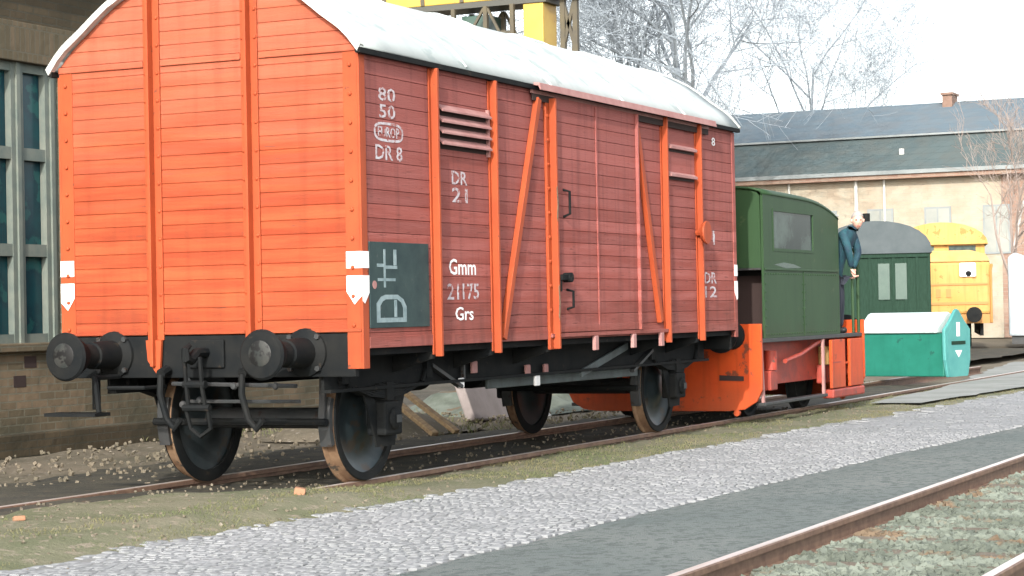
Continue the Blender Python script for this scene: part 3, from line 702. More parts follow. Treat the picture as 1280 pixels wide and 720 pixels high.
def wheelset(x):
    MB().cyl((x, -.74, .50), (x, .74, .50), .085, n=16).build('axle', GREY, W, smooth=True)
    for s in (-1, 1):
        y = s * .75
        wh = MB().lathe([(.0, s * .075), (.10, s * .08), (.14, s * .06), (.20, s * .02), (.34, s * -.012), (.43, s * .03), (.43, s * -.045), (.34, s * -.045), (.18, s * -.05), (.13, s * -.09), (0, s * -.095)], (x, y, .50), 'y', 40, closed=False).build('wheel', BLUEGREY, W, smooth=True)
        MB().lathe([(.43, s * .055), (.488, s * .062), (.494, s * .058), (.503, s * -.035), (.53, s * -.048), (.527, s * -.068), (.515, s * -.073), (.43, s * -.070)], (x, y, .50), 'y', 48).build('tyre', DARK, wh, smooth=True)
        MB().lathe([(.49, s * .050), (.4975, s * .045), (.505, s * -.030), (.531, s * -.046), (.531, s * -.062), (.49, s * -.060)], (x, y, .50), 'y', 48).build('tread', RUST, wh, smooth=True)
        # axlebox, horn guard and leaf spring outside the wheel
        yy = s * .98
        m = MB(); m.box(x - .14, x + .14, yy - .09, yy + .09, .37, .64).lathe([(0, s * .13), (.07, s * .125), (.10, s * .09), (0, s * .09)], (x, yy, .50), 'y', 14, closed=False)
        ab = m.build('axle_box', DARK, W, bevel=.02)
        MB().box(x - .04, x + .04, *sorted((yy + s * .131, yy + s * .137)), .47, .53).build('box_plate', GREY, ab)
        m = MB(); m.prism([(x - .40, .82), (x - .17, .36), (x - .15, .28), (x + .15, .28), (x + .17, .36), (x + .40, .82), (x + .30, .82), (x + .145, .62), (x - .145, .62), (x - .30, .82)], 'y', yy - .008, yy + .008)
        m.build('axle_guard', DARK, W)
        m = MB()
        for q in range(7):
            L_ = .58 - .07 * q; z0 = .66 + .017 * q
            pts = [(x - L_, z0 + .10 * (L_ / .58) ** 2), (x - L_ / 2, z0 + .025 * (L_ / .58) ** 2), (x, z0), (x + L_ / 2, z0 + .025 * (L_ / .58) ** 2), (x + L_, z0 + .10 * (L_ / .58) ** 2)]
            m.prism(pts + [(a, b + .014) for a, b in pts[::-1]], 'y', yy - .05, yy + .05)
        m.box(x - .06, x + .06, yy - .062, yy + .062, .645, .79)
        for e in (-1, 1):
            m.cyl((x + e * .60, yy - .03, .77), (x + e * .68, yy - .03, .90), .02, n=6).cyl((x + e * .60, yy + .03, .77), (x + e * .68, yy + .03, .90), .02, n=6)
            m.box(x + e * .70 - .05, x + e * .70 + .05, yy - .05, yy + .05, .80, .93)
        m.build('leaf_spring', DARK, W)
        # brake shoes and hangers
        for e in (-1, 1):
            m = MB(); pts = [(x + e * (.515 + k_) * math.cos(t), .50 + (.515 + k_) * math.sin(t)) for k_, ts in ((0, (-.35, -.1, .15, .35)), (.05, (.35, .15, -.1, -.35))) for t in ts]
            m.prism(pts, 'y', y - .05, y + .05); m.bar((x + e * .58, y, .52), (x + e * .55, y, 1.0), .03, .05, (0, 1, 0))
            m.build('brake_shoe', GREY, W)
    for e in (-1, 1):
        MB().cyl((x + e * .60, -.80, .50), (x + e * .60, .80, .50), .03, n=8).build('brake_beam', DARK, W)
wheelset(1.018); wheelset(7.487)
m = MB(); m.cyl((-.02, -.80, .80), (-.02, .32, .82), .017, n=6).cyl((.03, -.80, .68), (.03, .2, .68), .015, n=6); m.build('brake_shaft', GREY, W)
for q in ((-.02, -.25, .80), (-.02, -.62, .80), (.03, .1, .69), (-.01, .18, .84), (-.02, .22, .66)):
    MB().lathe([(0, 0), (.022, .002), (.03, .02), (.022, .04), (0, .042)], (q[0] - .03, q[1], q[2]), 'x', 10, closed=False).build('joint_pin', GREY, W)
MB().bar((3.15, -.85, .69), (6.7, -.87, .68), .03, .09).build('brake_rod', RODM, W, bevel=.008)
MB().bar((4.9, -1.01, .72), (6.1, -1.01, .96), .03, .075).build('brake_lever', RODM, W, bevel=.008)
MB().bar((1.6, -.30, .60), (3.3, -.32, .78), .03, .06).build('brake_rod', DARK, W)
MB().cyl((2.75, .15, .78), (3.75, .15, .78), .17, n=20).build('air_reservoir', DARK, W, smooth=True)
MB().cyl((4.1, -.2, .80), (4.6, -.2, .80), .19, n=20).build('brake_cylinder', DARK, W, smooth=True)
m = MB()
for x in (2.2, 3.1, 5.2, 6.2): m.box(x - .04, x + .04, -.96, .96, .84, 1.02)
m.build('cross_member', DARK, W)
for y in (-.3, .3): MB().box(.06, WL - .06, y - .04, y + .04, .86, 1.019).build('centre_sill', DARK, W)
for x, z, s in ((2.55, .86, .05), (2.30, .735, .04), (3.65, .80, .045), (4.05, .80, .04), (3.85, .70, .05)):
    MB().box(x - s, x + s, -1.04, -1.01, z - s * 1.1, z + s).build('brake_plate', LOUV if z > .75 else WHITE, W, bevel=.01)
MB().bar((2.35, -1.02, .74), (2.35, -1.02, .92), .03, .03, (0, 1, 0)).build('hanger', GREY, W)
for x in (1.75, 6.75):
    m = MB(); m.bar((x, -1.02, .90), (x + (.55 if x < 3 else -.55), -1.02, .70), .03, .05, (0, 1, 0)); m.build('strut', GREY, W)

# ------------------------------------------------------------------ shunting locomotive
Lc = thing('shunting_locomotive', 'small dark green shunting locomotive with orange ends behind the red wagon', 'locomotive', (12, 0, 0))
LY = 1.22
for x, d in ((9.70, -1), (14.13, 1)):
    poly = [(-LY - .02, 1.13), (-LY - .02, .36), (-LY + .05, .22), (-LY + .20, .13), (-LY + .4, .11), (LY - .4, .11), (LY - .2, .13), (LY - .05, .22), (LY + .02, .36), (LY + .02, 1.13)]
    pl = MB().prism(poly, 'x', *sorted((x, x + d * -.05))).build('buffer_plate', LORANGE, Lc, bevel=.006)
    for s in (-1, 1):
        MB().prism([(s * .72, .535), (s * 1.02, .52), (s * 1.02, .465), (s * .72, .47)], 'x', *sorted((x + d * .002, x + d * .012))).build('slot', SHAFT, pl)
        bf = MB().lathe([(0, 0), (.17, 0), (.16, d * .03), (.11, d * .05), (.10, d * .28), (0, d * .28)], (x + d * .002, s * .875, 1.0), 'x', 20, closed=False).build('buffer', DARK, Lc, smooth=True)
        MB().lathe([(0, d * .281), (.12, d * .285), (.20, d * .36), (.20, d * .39), (0, d * .42)], (x, s * .875, 1.0), 'x', 24, closed=False).build('buffer_head', DARK, bf, smooth=True)
    MB().box(*sorted((x + d * .003, x + d * .12)), -.08, .08, .88, 1.02).build('draw_hook', DARK, Lc)
    MB().cyl((x + d * .001, -.92, .09), (x - d * .05, -.92, .09), .04, n=8).build('rail_guard', LORANGE, Lc)
for s in (-1, 1):
    y = s * .98
    m = MB(); m.box(9.75, 14.08, y - .02, y + .02, .38, .90); m.build('side_frame', LRED, Lc, bevel=.004)
    m = MB(); m.box(9.73, 14.10, s * 1.10 - .12, s * 1.10 + .12, .905, .955); m.build('footplate', GREY, Lc, bevel=.006)
    for xw in (10.55, 12.75):
        wh = MB().lathe([(0, s * .07), (.10, s * .07), (.16, s * .02), (.35, s * .0), (.37, s * .04), (.41, s * .05), (.42, s * -.05), (.45, s * -.07), (.36, s * -.07), (0, s * -.05)], (xw, s * .75, .42), 'y', 32, closed=False).build('wheel', DARK, Lc, smooth=True)
        m = MB(); m.box(xw - .13, xw + .13, s * 1.06 - .055, s * 1.06 + .055, .32, .56); m.build('axle_box', LRED, Lc, bevel=.015)
        MB().cyl((xw + .02, s * 1.07, .565), (xw + .02, s * 1.07, .80), .075, n=14).build('spring', YPALE if xw > 12 else LRED, Lc, smooth=True)
    m = MB(); m.box(9.82, 12.35, s * 1.18 - .06, s * 1.18 + .06, .165, .205); m.build('step_board', GREY, Lc, bevel=.008)
    for xa, xb in ((9.86, 9.80), (12.3, 12.3)): MB().bar((xa, s * 1.2, .2), (xb, s * 1.2, .90), .05, .03, (0, 1, 0)).build('step_hanger', LOUV, Lc)
    MB().tube([(10.9, s * 1.14, .66), (11.5, s * 1.14, .72), (12.2, s * 1.15, .86), (12.42, s * 1.15, .88)], .03, 8).build('sand_pipe', LRED, Lc, smooth=True)
    # orange entry steps under the cab doorway
    st = MB().box(12.52, 13.12, s * 1.235 - .02, s * 1.235 + .02, .26, .885).box(13.36, 13.98, s * 1.235 - .02, s * 1.235 + .02, .26, .885).build('step_panel', LORANGE, Lc, bevel=.006)
    MB().box(13.135, 13.355, s * 1.10 - .01, s * 1.10 + .01, .26, .885).build('step_well', LRED, st)
    MB().box(13.132, 13.357, s * 1.17 - .06, s * 1.17 + .08, .56, .585).build('step_tread', LORANGE, st)
    MB().box(12.52, 13.98, s * 1.19 - .08, s * 1.19 + .08, .13, .245).build('bottom_step', LRED, st, bevel=.02)
    MB().box(12.55, 12.92, s * 1.235 - .025, s * 1.235 + .025 - (.0), .585, .60).build('step_lip', LRED, st)
    MB().tube([(13.98, s * 1.2, .96), (13.98, s * 1.2, 1.95), (13.95, s * 1.15, 2.1)], .022, 8).build('handrail', LGREEN, Lc, smooth=True)
    MB().tube([(13.72, s * 1.2, .96), (13.72, s * 1.2, 1.70), (13.98, s * 1.2, 1.72)], .02, 8).build('handrail', LGREEN, Lc, smooth=True)
MB().box(9.76, 14.07, -.97, .97, .885, .95).build('deck', DARK, Lc)
# cab: sides with window openings, ends, arched roof
CX0, CX1, CZ0 = 9.92, 13.02, .957
WX0, WX1, WZ0, WZ1 = 10.28, 11.93, 1.99, 2.50
def drop(x):                     # the roof line bends down towards the rear doorway
    t = max(0, (x - 11.3) / (CX1 - 11.3)); return .035 * max(0, (x - CX0) / 3.1) + .17 * t ** 2.6
XR = [CX0, 10.3, 10.8, 11.3, 11.7, 11.93, 12.2, 12.45, 12.65, 12.8, 12.92, CX1]
EVE = 2.665
def cprof():
    pts = [(1.235, 0), (1.20, .045), (1.10, .075), (.8, .11), (.4, .135)]
    return [(-y, z) for y, z in pts] + [(0, .14)] + [(y, z) for y, z in pts[::-1]]
rnd2 = random.Random(3)
def rivets(pts, axis, s, par, mt):
    m = MB()
    for x, y, z in pts: m.lathe([(.014, 0), (.010, s * .006), (0, s * .008)], (x, y, z), axis, 6, closed=False)
    return m.build('rivets', mt, par, smooth=True)
for s in (-1, 1):
    y0, y1 = sorted((s * LY, s * (LY - .03)))
    m = MB()
    m.box(CX0, CX1, y0, y1, CZ0, WZ0).box(CX0, WX0, y0, y1, WZ0, WZ1).box(WX1, 12.45, y0, y1, WZ0, WZ1)
    m.prism([(12.45, WZ0), (CX1, WZ0), (CX1, EVE - drop(CX1) - .01)] + [(x, min(WZ1, EVE - drop(x) - .01)) for x in XR[-2:6:-1]], 'y', y0, y1)
    top = [(x, EVE - drop(x) - .01) for x in XR if EVE - drop(x) - .01 > WZ1 + .002]
    m.prism([(CX0, WZ1), (top[-1][0], WZ1)] + top[::-1], 'y', y0, y1)
    sd = m.build('cab_side', LGREEN, Lc)
    wf = MB().box(WX0, WX1, y0 - .006, y1 + .006, WZ0, WZ0 + .035).box(WX0, WX1, y0 - .006, y1 + .006, WZ1 - .03, WZ1).box(WX0, WX0 + .03, y0 - .006, y1 + .006, WZ0 + .036, WZ1 - .031).box(WX1 - .03, WX1, y0 - .006, y1 + .006, WZ0 + .036, WZ1 - .031).build('window', LGREEN, sd)
    MB().box(WX0 + .031, WX1 - .031, (y0 + y1) / 2 - .004, (y0 + y1) / 2 + .004, WZ0 + .036, WZ1 - .031).build('pane', GLASS, sd)
    yy0, yy1 = sorted((s * (LY + .001), s * (LY + .014)))
    MB().box(CX0 + .03, CX1 - .06, yy0, yy1, 1.76, 1.785).build('belt_moulding', LGREEN, sd, bevel=.004)
    MB().box(11.46, 11.49, *sorted((s * (LY + .001), s * (LY + .008))), CZ0 + .01, 1.755).build('panel_seam', LGREEN, sd, bevel=.003)
    MB().box(CX1 - .05, CX1 + .012, *sorted((s * (LY + .002), s * (LY - .035))), CZ0, 2.46).build('door_edge', LGREEN, sd, bevel=.004)
    yr = s * (LY + .0005)
    pts = [(CX0 + .05 + k * .10, yr, 1.72) for k in range(30)] + [(CX0 + .05 + k * .10, yr, 1.0) for k in range(30)] + [(CX0 + .05, yr, 1.1 + k * .1) for k in range(6)] + [(11.42, yr, 1.1 + k * .1) for k in range(6)] + [(11.53, yr, 1.1 + k * .1) for k in range(6)]
    rivets(pts, 'y', s, sd, LGREEN)
    MB().prism([(10.3, 1.83), (10.75, 1.79), (11.4, 1.80), (11.1, 1.84), (10.7, 1.86)], 'y', *sorted((s * (LY + .0008), s * (LY + .0014)))).build('paint_scuff', CPANE, sd)
pf = cprof()
for x, d in ((CX0, -1), (CX1, 1)):
    xa, xb = sorted((x + d * .0, x - d * .03)); k_ = .004 if d < 0 else -.004
    e = MB().prism([(-1.185, 1.79), (1.185, 1.79)] + [(a * .955, EVE - drop(x) + b - .03) for a, b in pf[::-1]], 'x', xa + k_, xb + k_).build('cab_end', LGREEN, Lc)
    for y in (-.55, .55):
        MB().box(*sorted((x + d * .001, x + d * .008)), y - .25, y + .25, 2.0, 2.40).build('pane', GLASS, e)
    a_, b_ = (xa + .35, xb + .35) if d < 0 else (xa, xb)
    MB().box(a_, b_, -1.185, 1.185, CZ0, 1.785).build('lower_end', DARK if d < 0 else LGREEN, Lc)
MB().box(CX0 + .005, CX0 + .34, -1.183, 1.183, 1.765, 1.788).build('end_ledge', GREY, Lc)
m = MB()
for k in range(5): m.box(CX0 + .31, CX0 + .345, -1.1 + k * .45, -.72 + k * .45, 1.05, 1.70)
m.build('radiator', SHAFT, Lc)
m = MB(); xr_ = [CX0 - .02] + XR[1:-1] + [CX1 + .01]
for x in xr_:
    for a, b in pf: m.v.append((x, a, EVE - drop(x) + b))
k = len(pf); m.f = [(i * k + j, (i + 1) * k + j, (i + 1) * k + j + 1, i * k + j + 1) for i in range(len(xr_) - 1) for j in range(k - 1)]
rf = m.build('cab_roof', LGREEN, Lc, smooth=True); md = rf.modifiers.new('thick', 'SOLIDIFY'); md.thickness = .03; md.offset = -1
MB().box(CX1 + .012, CX1 + .30, -1.15, 1.15, 2.50, 2.525).build('doorway_canopy', PIPE, Lc, bevel=.006)
# engine hood at the far side of the doorway
MB().prism([(-.62, .96), (.62, .96), (.62, 1.75), (.45, 1.92), (-.45, 1.92), (-.62, 1.75)], 'x', 13.1, 14.05).build('engine_hood', LGREEN, Lc, bevel=.02)

# ------------------------------------------------------------------ driver
def skin_obj(name, verts, edges, radii, material, parent=None, root=0, sub=2):
    me = bpy.data.meshes.new(name)
    o = (0, 0, 0)
    if parent is not None: o = parent.location
    me.from_pydata([(a - o[0], b - o[1], c - o[2]) for a, b, c in verts], edges, [])
    ob = bpy.data.objects.new(name, me); col.objects.link(ob)
    if parent is not None: ob.parent = parent
    sm = ob.modifiers.new('skin', 'SKIN'); sm.use_smooth_shade = True
    if not me.skin_vertices: me.skin_vertices.new()
    sv = me.skin_vertices[0].data
    for i, rr in enumerate(radii):
        sv[i].radius = rr if isinstance(rr, tuple) else (rr, rr); sv[i].use_root = (i == root)
    s_ = ob.modifiers.new('smooth', 'SUBSURF'); s_.levels = sub; s_.render_levels = sub
    me.materials.append(material)
    return ob
# stands on the footplate in the doorway, leaning outwards to look back along the wagon
px, py, fz = 13.50, -1.02, .955
P = thing('person', 'driver in a dark blue jacket leaning out of the green locomotive doorway', 'person', (px, py, fz))
hd = Vector((px + .0, py - .33, fz + 1.50))
V = [(px, py, fz + .80), (px, py - .03, fz + .95), (px, py - .12, fz + 1.13), (px, py - .20, fz + 1.28), (px - .0, py - .25, fz + 1.37), (px - .02, py - .29, fz + 1.42),
     (px + .03, py - .01, fz + .76), (px + .10, py - .03, fz + .45), (px + .08, py - .02, fz + .10),
     (px - .10, py + .0, fz + .76), (px - .13, py - .07, fz + .45), (px - .10, py - .03, fz + .10),
     (px - .19, py - .19, fz + 1.31), (px - .23, py - .27, fz + 1.08), (px - .12, py - .27, fz + .87),
     (px + .19, py - .21, fz + 1.31), (px + .24, py - .27, fz + 1.08), (px + .20, py - .20, fz + .86)]
Ed = [(0, 1), (1, 2), (2, 3), (3, 4), (4, 5), (0, 6), (6, 7), (7, 8), (0, 9), (9, 10), (10, 11), (3, 12), (12, 13), (13, 14), (3, 15), (15, 16), (16, 17)]
Rd = [(.155, .11), (.15, .105), (.165, .11), (.16, .10), .07, .055, .09, .068, .05, .09, .068, .05, .068, .052, .038, .068, .052, .038]
skin_obj('body', V, Ed, Rd, JACKET, P)
# trousers over the legs
VT = [(px, py, fz + .83), (px + .05, py - .01, fz + .74), (px + .10, py - .03, fz + .45), (px + .08, py - .02, fz + .07), (px - .09, py, fz + .74), (px - .13, py - .07, fz + .45), (px - .10, py - .03, fz + .07)]
skin_obj('trousers', VT, [(0, 1), (1, 2), (2, 3), (0, 4), (4, 5), (5, 6)], [(.165, .12), .105, .08, .068, .105, .08, .068], TROUSER, P)
for dx in (.08, -.10):
    skin_obj('boot', [(px + dx, py - .02, fz + .09), (px + dx, py - .03, fz + .045), (px + dx - .04, py - .14, fz + .04)], [(0, 1), (1, 2)], [.055, .05, (.048, .038)], SHOE, P)
# head with face, looking back towards the wagon
fw = Vector((-.86, -.42, -.22)).normalized(); sd_ = fw.cross(Vector((0, 0, 1))).normalized(); up_ = sd_.cross(fw)
m = MB(); nlat, nlon = 16, 22
for i in range(nlat + 1):
    t = math.pi * i / nlat
    for j in range(nlon):
        p_ = 2 * math.pi * j / nlon
        a, b, c = math.sin(t) * math.cos(p_), math.sin(t) * math.sin(p_), math.cos(t)
        fx, sx_, uz = a * .098, b * .076, c * .122
        if c < -.1: fx *= 1 - .22 * (-c) if a < 0 else 1.0; sx_ *= 1 + .25 * c
        if a > .75 and abs(b) < .22:                      # nose, brow, chin
            if -.30 < c < .05: fx += .022 * (1 - abs(b) / .22) * (1 - abs(c + .17) / .17 * .6)
        if a > .6 and .05 < c < .22 and .15 < abs(b) < .5: fx -= .010   # eye sockets
        m.v.append(tuple(hd + fw * fx + sd_ * sx_ + up_ * uz))
m.f = [(i * nlon + j, i * nlon + (j + 1) % nlon, (i + 1) * nlon + (j + 1) % nlon, (i + 1) * nlon + j) for i in range(nlat) for j in range(nlon)]
head = m.build('head', SKIN, P, smooth=True)
m = MB()
for i in range(7):
    t = math.pi * i / 16 * 1.05
    for j in range(nlon):
        p_ = 2 * math.pi * j / nlon; back = .5 - .5 * math.cos(p_)
        tt = t * (.72 + .75 * back)
        a, b, c = math.sin(tt) * math.cos(p_), math.sin(tt) * math.sin(p_), math.cos(tt)
        m.v.append(tuple(hd + fw * a * .106 + sd_ * b * .084 + up_ * c * .131))
m.f = [(i * nlon + j, i * nlon + (j + 1) % nlon, (i + 1) * nlon + (j + 1) % nlon, (i + 1) * nlon + j) for i in range(6) for j in range(nlon)]
m.build('hair', HAIR, head, smooth=True)
for s in (-1, 1):
    c = hd + sd_ * (s * .078) - up_ * .005
    MB().cyl(c - sd_ * (s * .008), c + sd_ * (s * .012), .030, .022, n=10).build('ear', SKIN, head, smooth=True)
    c = hd + fw * .083 + sd_ * (s * .031) + up_ * .018
    MB().cyl(c, c + fw * .006, .011, .009, n=8).build('eye', SHOE, head)
c = hd + fw * .088 - up_ * .062
MB().bar(c - sd_ * .022, c + sd_ * .022, .008, .008).build('mouth', LRED, head)
def hand(c, d, s):
    """palm and five separate bent fingers, closing on a rail"""
    c = Vector(c); d = Vector(d).normalized(); side = Vector((s, 0, 0)); inn_ = d.cross(side).normalized()
    V_ = [c, c + d * .05, c + d * .09]; E_ = [(0, 1), (1, 2)]; R_ = [(.030, .022), (.040, .02), (.040, .017)]
    for q, L_ in enumerate((.062, .072, .068, .052)):
        o_ = c + d * .085 + side * ((q - 1.5) * .021); i = len(V_)
        V_ += [o_, o_ + d * L_ * .45 + inn_ * .012, o_ + d * L_ * .6 + inn_ * .04, o_ + d * L_ * .35 + inn_ * .06]
        E_ += [(2, i), (i, i + 1), (i + 1, i + 2), (i + 2, i + 3)]; R_ += [.0095, .009, .0085, .008]
    i = len(V_); V_ += [c + d * .035 - side * .035, c + d * .065 - side * .05 + inn_ * .02, c + d * .085 - side * .04 + inn_ * .045]
    E_ += [(0, i), (i, i + 1), (i + 1, i + 2)]; R_ += [.012, .011, .009]
    return skin_obj('hand', V_, E_, R_, SKIN, P, 0, 1)
hand((px - .11, py - .275, fz + .86), (.3, -.1, -1), 1)
hand((px + .20, py - .20, fz + .85), (.2, -.15, -1), -1)

# ------------------------------------------------------------------ grit bin
Bn = thing('grit_bin', 'teal storage bin with a white rounded lid on the ground past the locomotive', 'bin', (0, 0, 0))
bl, bw, bh = .80, .42, .80     # half length, half width, wall height
m = MB().add([(sx_ * (bl - (.04 if z == 0 else 0)), sy * (bw - (.05 if z == 0 else 0)), z) for z in (.06, bh) for sx_, sy in ((-1, -1), (1, -1), (1, 1), (-1, 1))] , [(3, 2, 1, 0), (4, 5, 6, 7), (0, 1, 5, 4), (1, 2, 6, 5), (2, 3, 7, 6), (3, 0, 4, 7)])
m.build('bin_body', TEAL, Bn, bevel=.02)
lidp = [(bw + .05, bh + .005), (bw + .05, bh + .09), (bw * .66, bh + .20), (bw * .2, bh + .335), (0, bh + .36)]
lidp = lidp + [(-a, b) for a, b in lidp[-2::-1]]
MB().prism([(a, b) for a, b in lidp], 'x', -bl - .02, bl - .10).build('lid', LIDW, Bn, smooth=True, bevel=.02)
gp = [(bw - .04, .05), (bw + .055, .35), (bw + .065, bh + .06), (bw * .62, bh + .215), (bw * .14, bh + .395), (0, bh + .41)]
gp = gp + [(-a, b) for a, b in gp[-2::-1]]
ge = MB().prism(gp, 'x', bl + .002, bl + .06).build('end_panel', TEALP, Bn, bevel=.015)
MB().prism([(a * .84, .08 + (b - .08) * .90) for a, b in gp], 'x', bl + .062, bl + .066).build('panel_face', TEAL if False else TEALP, ge)
MB().box(bl + .067, bl + .075, -.26, .26, .60, .66).build('grip_slot', CGREEN, ge)
MB().box(bl + .067, bl + .071, -.06, .06, .74, .98).build('white_mark', WHITE, ge)
MB().prism([(-.13, .50), (.13, .50), (0, .38)], 'x', bl + .067, bl + .071).build('white_mark', WHITE, ge)
Bn.location = (22.25, .18, .02); Bn.rotation_euler = (0, 0, R(-103))
# ------------------------------------------------------------------ green coach on the far track
Co = thing('green_van', 'dark green railway van with a rounded grey roof behind the teal bin', 'railway wagon', (37.6, 5, 0))
Co.rotation_euler = (0, 0, R(15.5))
cy, ch = 5.0, 1.33
m = MB().box(37.6, 45, cy - ch, cy + ch, .95, 2.62).build('van_body', CGREEN, Co)
rp = [(cy - ch - .06, 2.60)] + [(cy - (ch + .06) * math.cos(math.pi * k / 14), 2.62 + .80 * math.sin(math.pi * k / 14) ** .85) for k in range(1, 14)] + [(cy + ch + .06, 2.60)]
MB().prism(rp, 'x', 37.5, 45.1).build('van_roof', CGREY, Co, smooth=True)
for y in [cy - ch + .02 + k * .29 for k in range(10)]:
    MB().box(37.56, 37.598, y - .03, y + .03, 1.0, 2.58).build('end_rib', CGREEN, Co)
for y in (cy - .62, cy - .20):
    MB().box(37.555, 37.597, y - .14, y + .14, 1.45, 2.35).build('end_pane', CPANE, Co)
MB().box(37.545, 37.597, cy - 1.3, cy + 1.3, 2.50, 2.60).build('end_beam', CGREEN, Co)
for k in range(9):
    MB().box(38 + k * .85, 38.06 + k * .85, cy - ch - .03, cy - ch - .002, 1.0, 2.6).build('side_rib', CGREEN, Co)
MB().box(37.7, 44.9, cy - 1.1, cy + 1.1, .6, .945).build('van_frame', DARK, Co)
for x in (39, 43.5):
    for s in (-1, 1):
        MB().lathe([(0, .06), (.44, .06), (.46, -.06), (0, -.06)], (x, cy + s * .75, .46), 'y', 24, closed=False).build('wheel', DARK, Co)
MB().cyl((37.7, cy + .2, 3.40), (37.7, cy + .2, 3.62), .09, n=10).build('roof_vent', DARK, Co)

# ------------------------------------------------------------------ yellow locomotive
Y = thing('yellow_locomotive', 'yellow diesel locomotive with a white headlamp farthest along the yard', 'locomotive', (48.2, 5.85, 0))
Y.rotation_euler = (0, 0, R(14))
yc = 5.85
MB().box(48.2, 52.5, yc - 1.38, yc + 1.38, 1.0, 2.55).build('hood', YEL, Y, bevel=.08)
MB().prism([(yc - 1.38, 2.55), (yc + 1.38, 2.55), (yc + 1.25, 2.78), (yc + .8, 2.9), (yc - .8, 2.9), (yc - 1.25, 2.78)], 'x', 48.22, 52.4).build('hood_top', YPALE, Y, bevel=.03)
MB().box(52.5, 56, yc - 1.35, yc + 1.35, 1.0, 3.2).build('cab', YEL, Y)
rp = [(yc - 1.45, 3.19)] + [(yc - 1.45 * math.cos(math.pi * k / 12), 3.2 + .70 * math.sin(math.pi * k / 12)) for k in range(1, 12)] + [(yc + 1.45, 3.19)]
MB().prism(rp, 'x', 52.3, 56.2).build('cab_roof', YEL, Y, smooth=True)
for y in (yc - .65, yc + .65): MB().box(52.48, 52.497, y - .42, y + .42, 2.93, 3.15).build('cab_pane', GLASS, Y)
for y in (yc - .72, yc + .72):
    h_ = MB().box(48.12, 48.197, y - .24, y + .24, 2.10, 2.52).build('headlamp', WHITE, Y, bevel=.06)
    MB().lathe([(0, 0), (.085, 0), (.07, -.03), (0, -.03)], (48.118, y - .02, 2.20), 'x', 14, closed=False).build('lens', DARK, h_)
    MB().lathe([(0, 0), (.075, 0), (.06, -.03), (0, -.03)], (48.118, y - .02, 2.40), 'x', 14, closed=False).build('lens', PIPE, h_)
for k in range(4): MB().box(48.9 + k * .85, 49.5 + k * .85, yc - 1.40, yc - 1.382, 1.4, 2.3).build('hood_door', YEL, Y, bevel=.01)
MB().box(48.17, 48.197, yc - 1.3, yc + 1.3, 1.86, 1.92).build('stripe', YBROWN, Y)
MB().box(48.17, 48.197, yc - 1.3, yc + 1.3, 1.28, 1.36).build('stripe', YBROWN, Y)
for y in (yc - .15, yc + .15, yc + .45): MB().box(48.175, 48.197, y - .07, y + .07, 1.5, 1.75).build('grille', YBROWN, Y)
MB().box(48.1, 56.2, yc - 1.42, yc + 1.42, .72, .995).build('frame_beam', YBROWN, Y)
MB().tube([(48.05, yc - 1.38, .75), (48.05, yc - 1.38, 2.3), (48.25, yc - 1.42, 2.45)], .04, 6).build('handrail', YBROWN, Y)
for s in (-1, 1):
    MB().lathe([(0, 0), (.12, 0), (.12, -.35), (.23, -.38), (.23, -.43), (0, -.45)], (48.1, yc + s * .875, .98), 'x', 18, closed=False).build('buffer', DARK, Y, smooth=True)
    for x in (49.6, 54.4):
        MB().lathe([(0, .06), (.48, .06), (.50, -.06), (0, -.06)], (x, yc + s * .75, .5), 'y', 24, closed=False).build('wheel', DARK, Y)
    MB().box(48.4, 56, yc + s * 1.1 - .05, yc + s * 1.1 + .05, .35, .715).build('frame_plate', DARK, Y)

# ------------------------------------------------------------------ brick shed behind the wagon
Sh = thing('brick_shed', 'weathered brick engine shed with tall dark windows behind the wagon', 'building', (2, 8, 0))
SY, SX0, SX1, SZ = 5.0, -9, 10.2, 5.6
bays = [(-6.9, -4.25), (-3.35, -.70), (.28, 2.93), (3.62, 4.72), (5.6, 8.25)]
bays = [(-6.6, -4.4), (-3.0, -.8), (.55, 2.75), (2.89, 4.80), (5.9, 8.2)]
m = MB(); zb, zt = 1.10, 4.06
edges = [SX0] + [v for b in bays for v in b] + [SX1]
m.box(SX0, SX1, SY, SY + .36, -.05, zb)
for a, b in zip(edges[::2], edges[1::2]): m.box(a, b, SY, SY + .36, zb, zt)
m.box(SX0, SX0 + .36, SY + .36, SY + 9, -.05, SZ).box(SX1 - .36, SX1, SY + .36, SY + 9, -.05, SZ).box(SX0 + .36, SX1 - .36, SY + 8.64, SY + 9, -.05, SZ)
m.build('wall', SHEDB, Sh)
m = MB(); m.box(SX0, SX1, SY - .002, SY + .36, zt + .42, SZ); m.build('upper_wall', SHEDT, Sh)
m = MB(); m.box(SX0, SX1, SY - .03, SY + .36, zt, zt + .42); m.build('lintel', SHEDL, Sh, bevel=.01)
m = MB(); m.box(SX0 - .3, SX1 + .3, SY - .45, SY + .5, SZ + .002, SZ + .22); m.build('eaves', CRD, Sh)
m = MB(); m.prism([(SY - .5, SZ + .225), (SY + 9.5, SZ + .225), (SY + 9.5, SZ + .3), (SY + 4.5, SZ + 2.4), (SY - .5, SZ + .3)], 'x', SX0 - .35, SX1 + .35); m.build('shed_roof', SLATE2, Sh)
m = MB(); m.box(SX0, SX1, SY - .09, SY - .002, -.1, .16); m.build('plinth', SHEDT, Sh, bevel=.02)
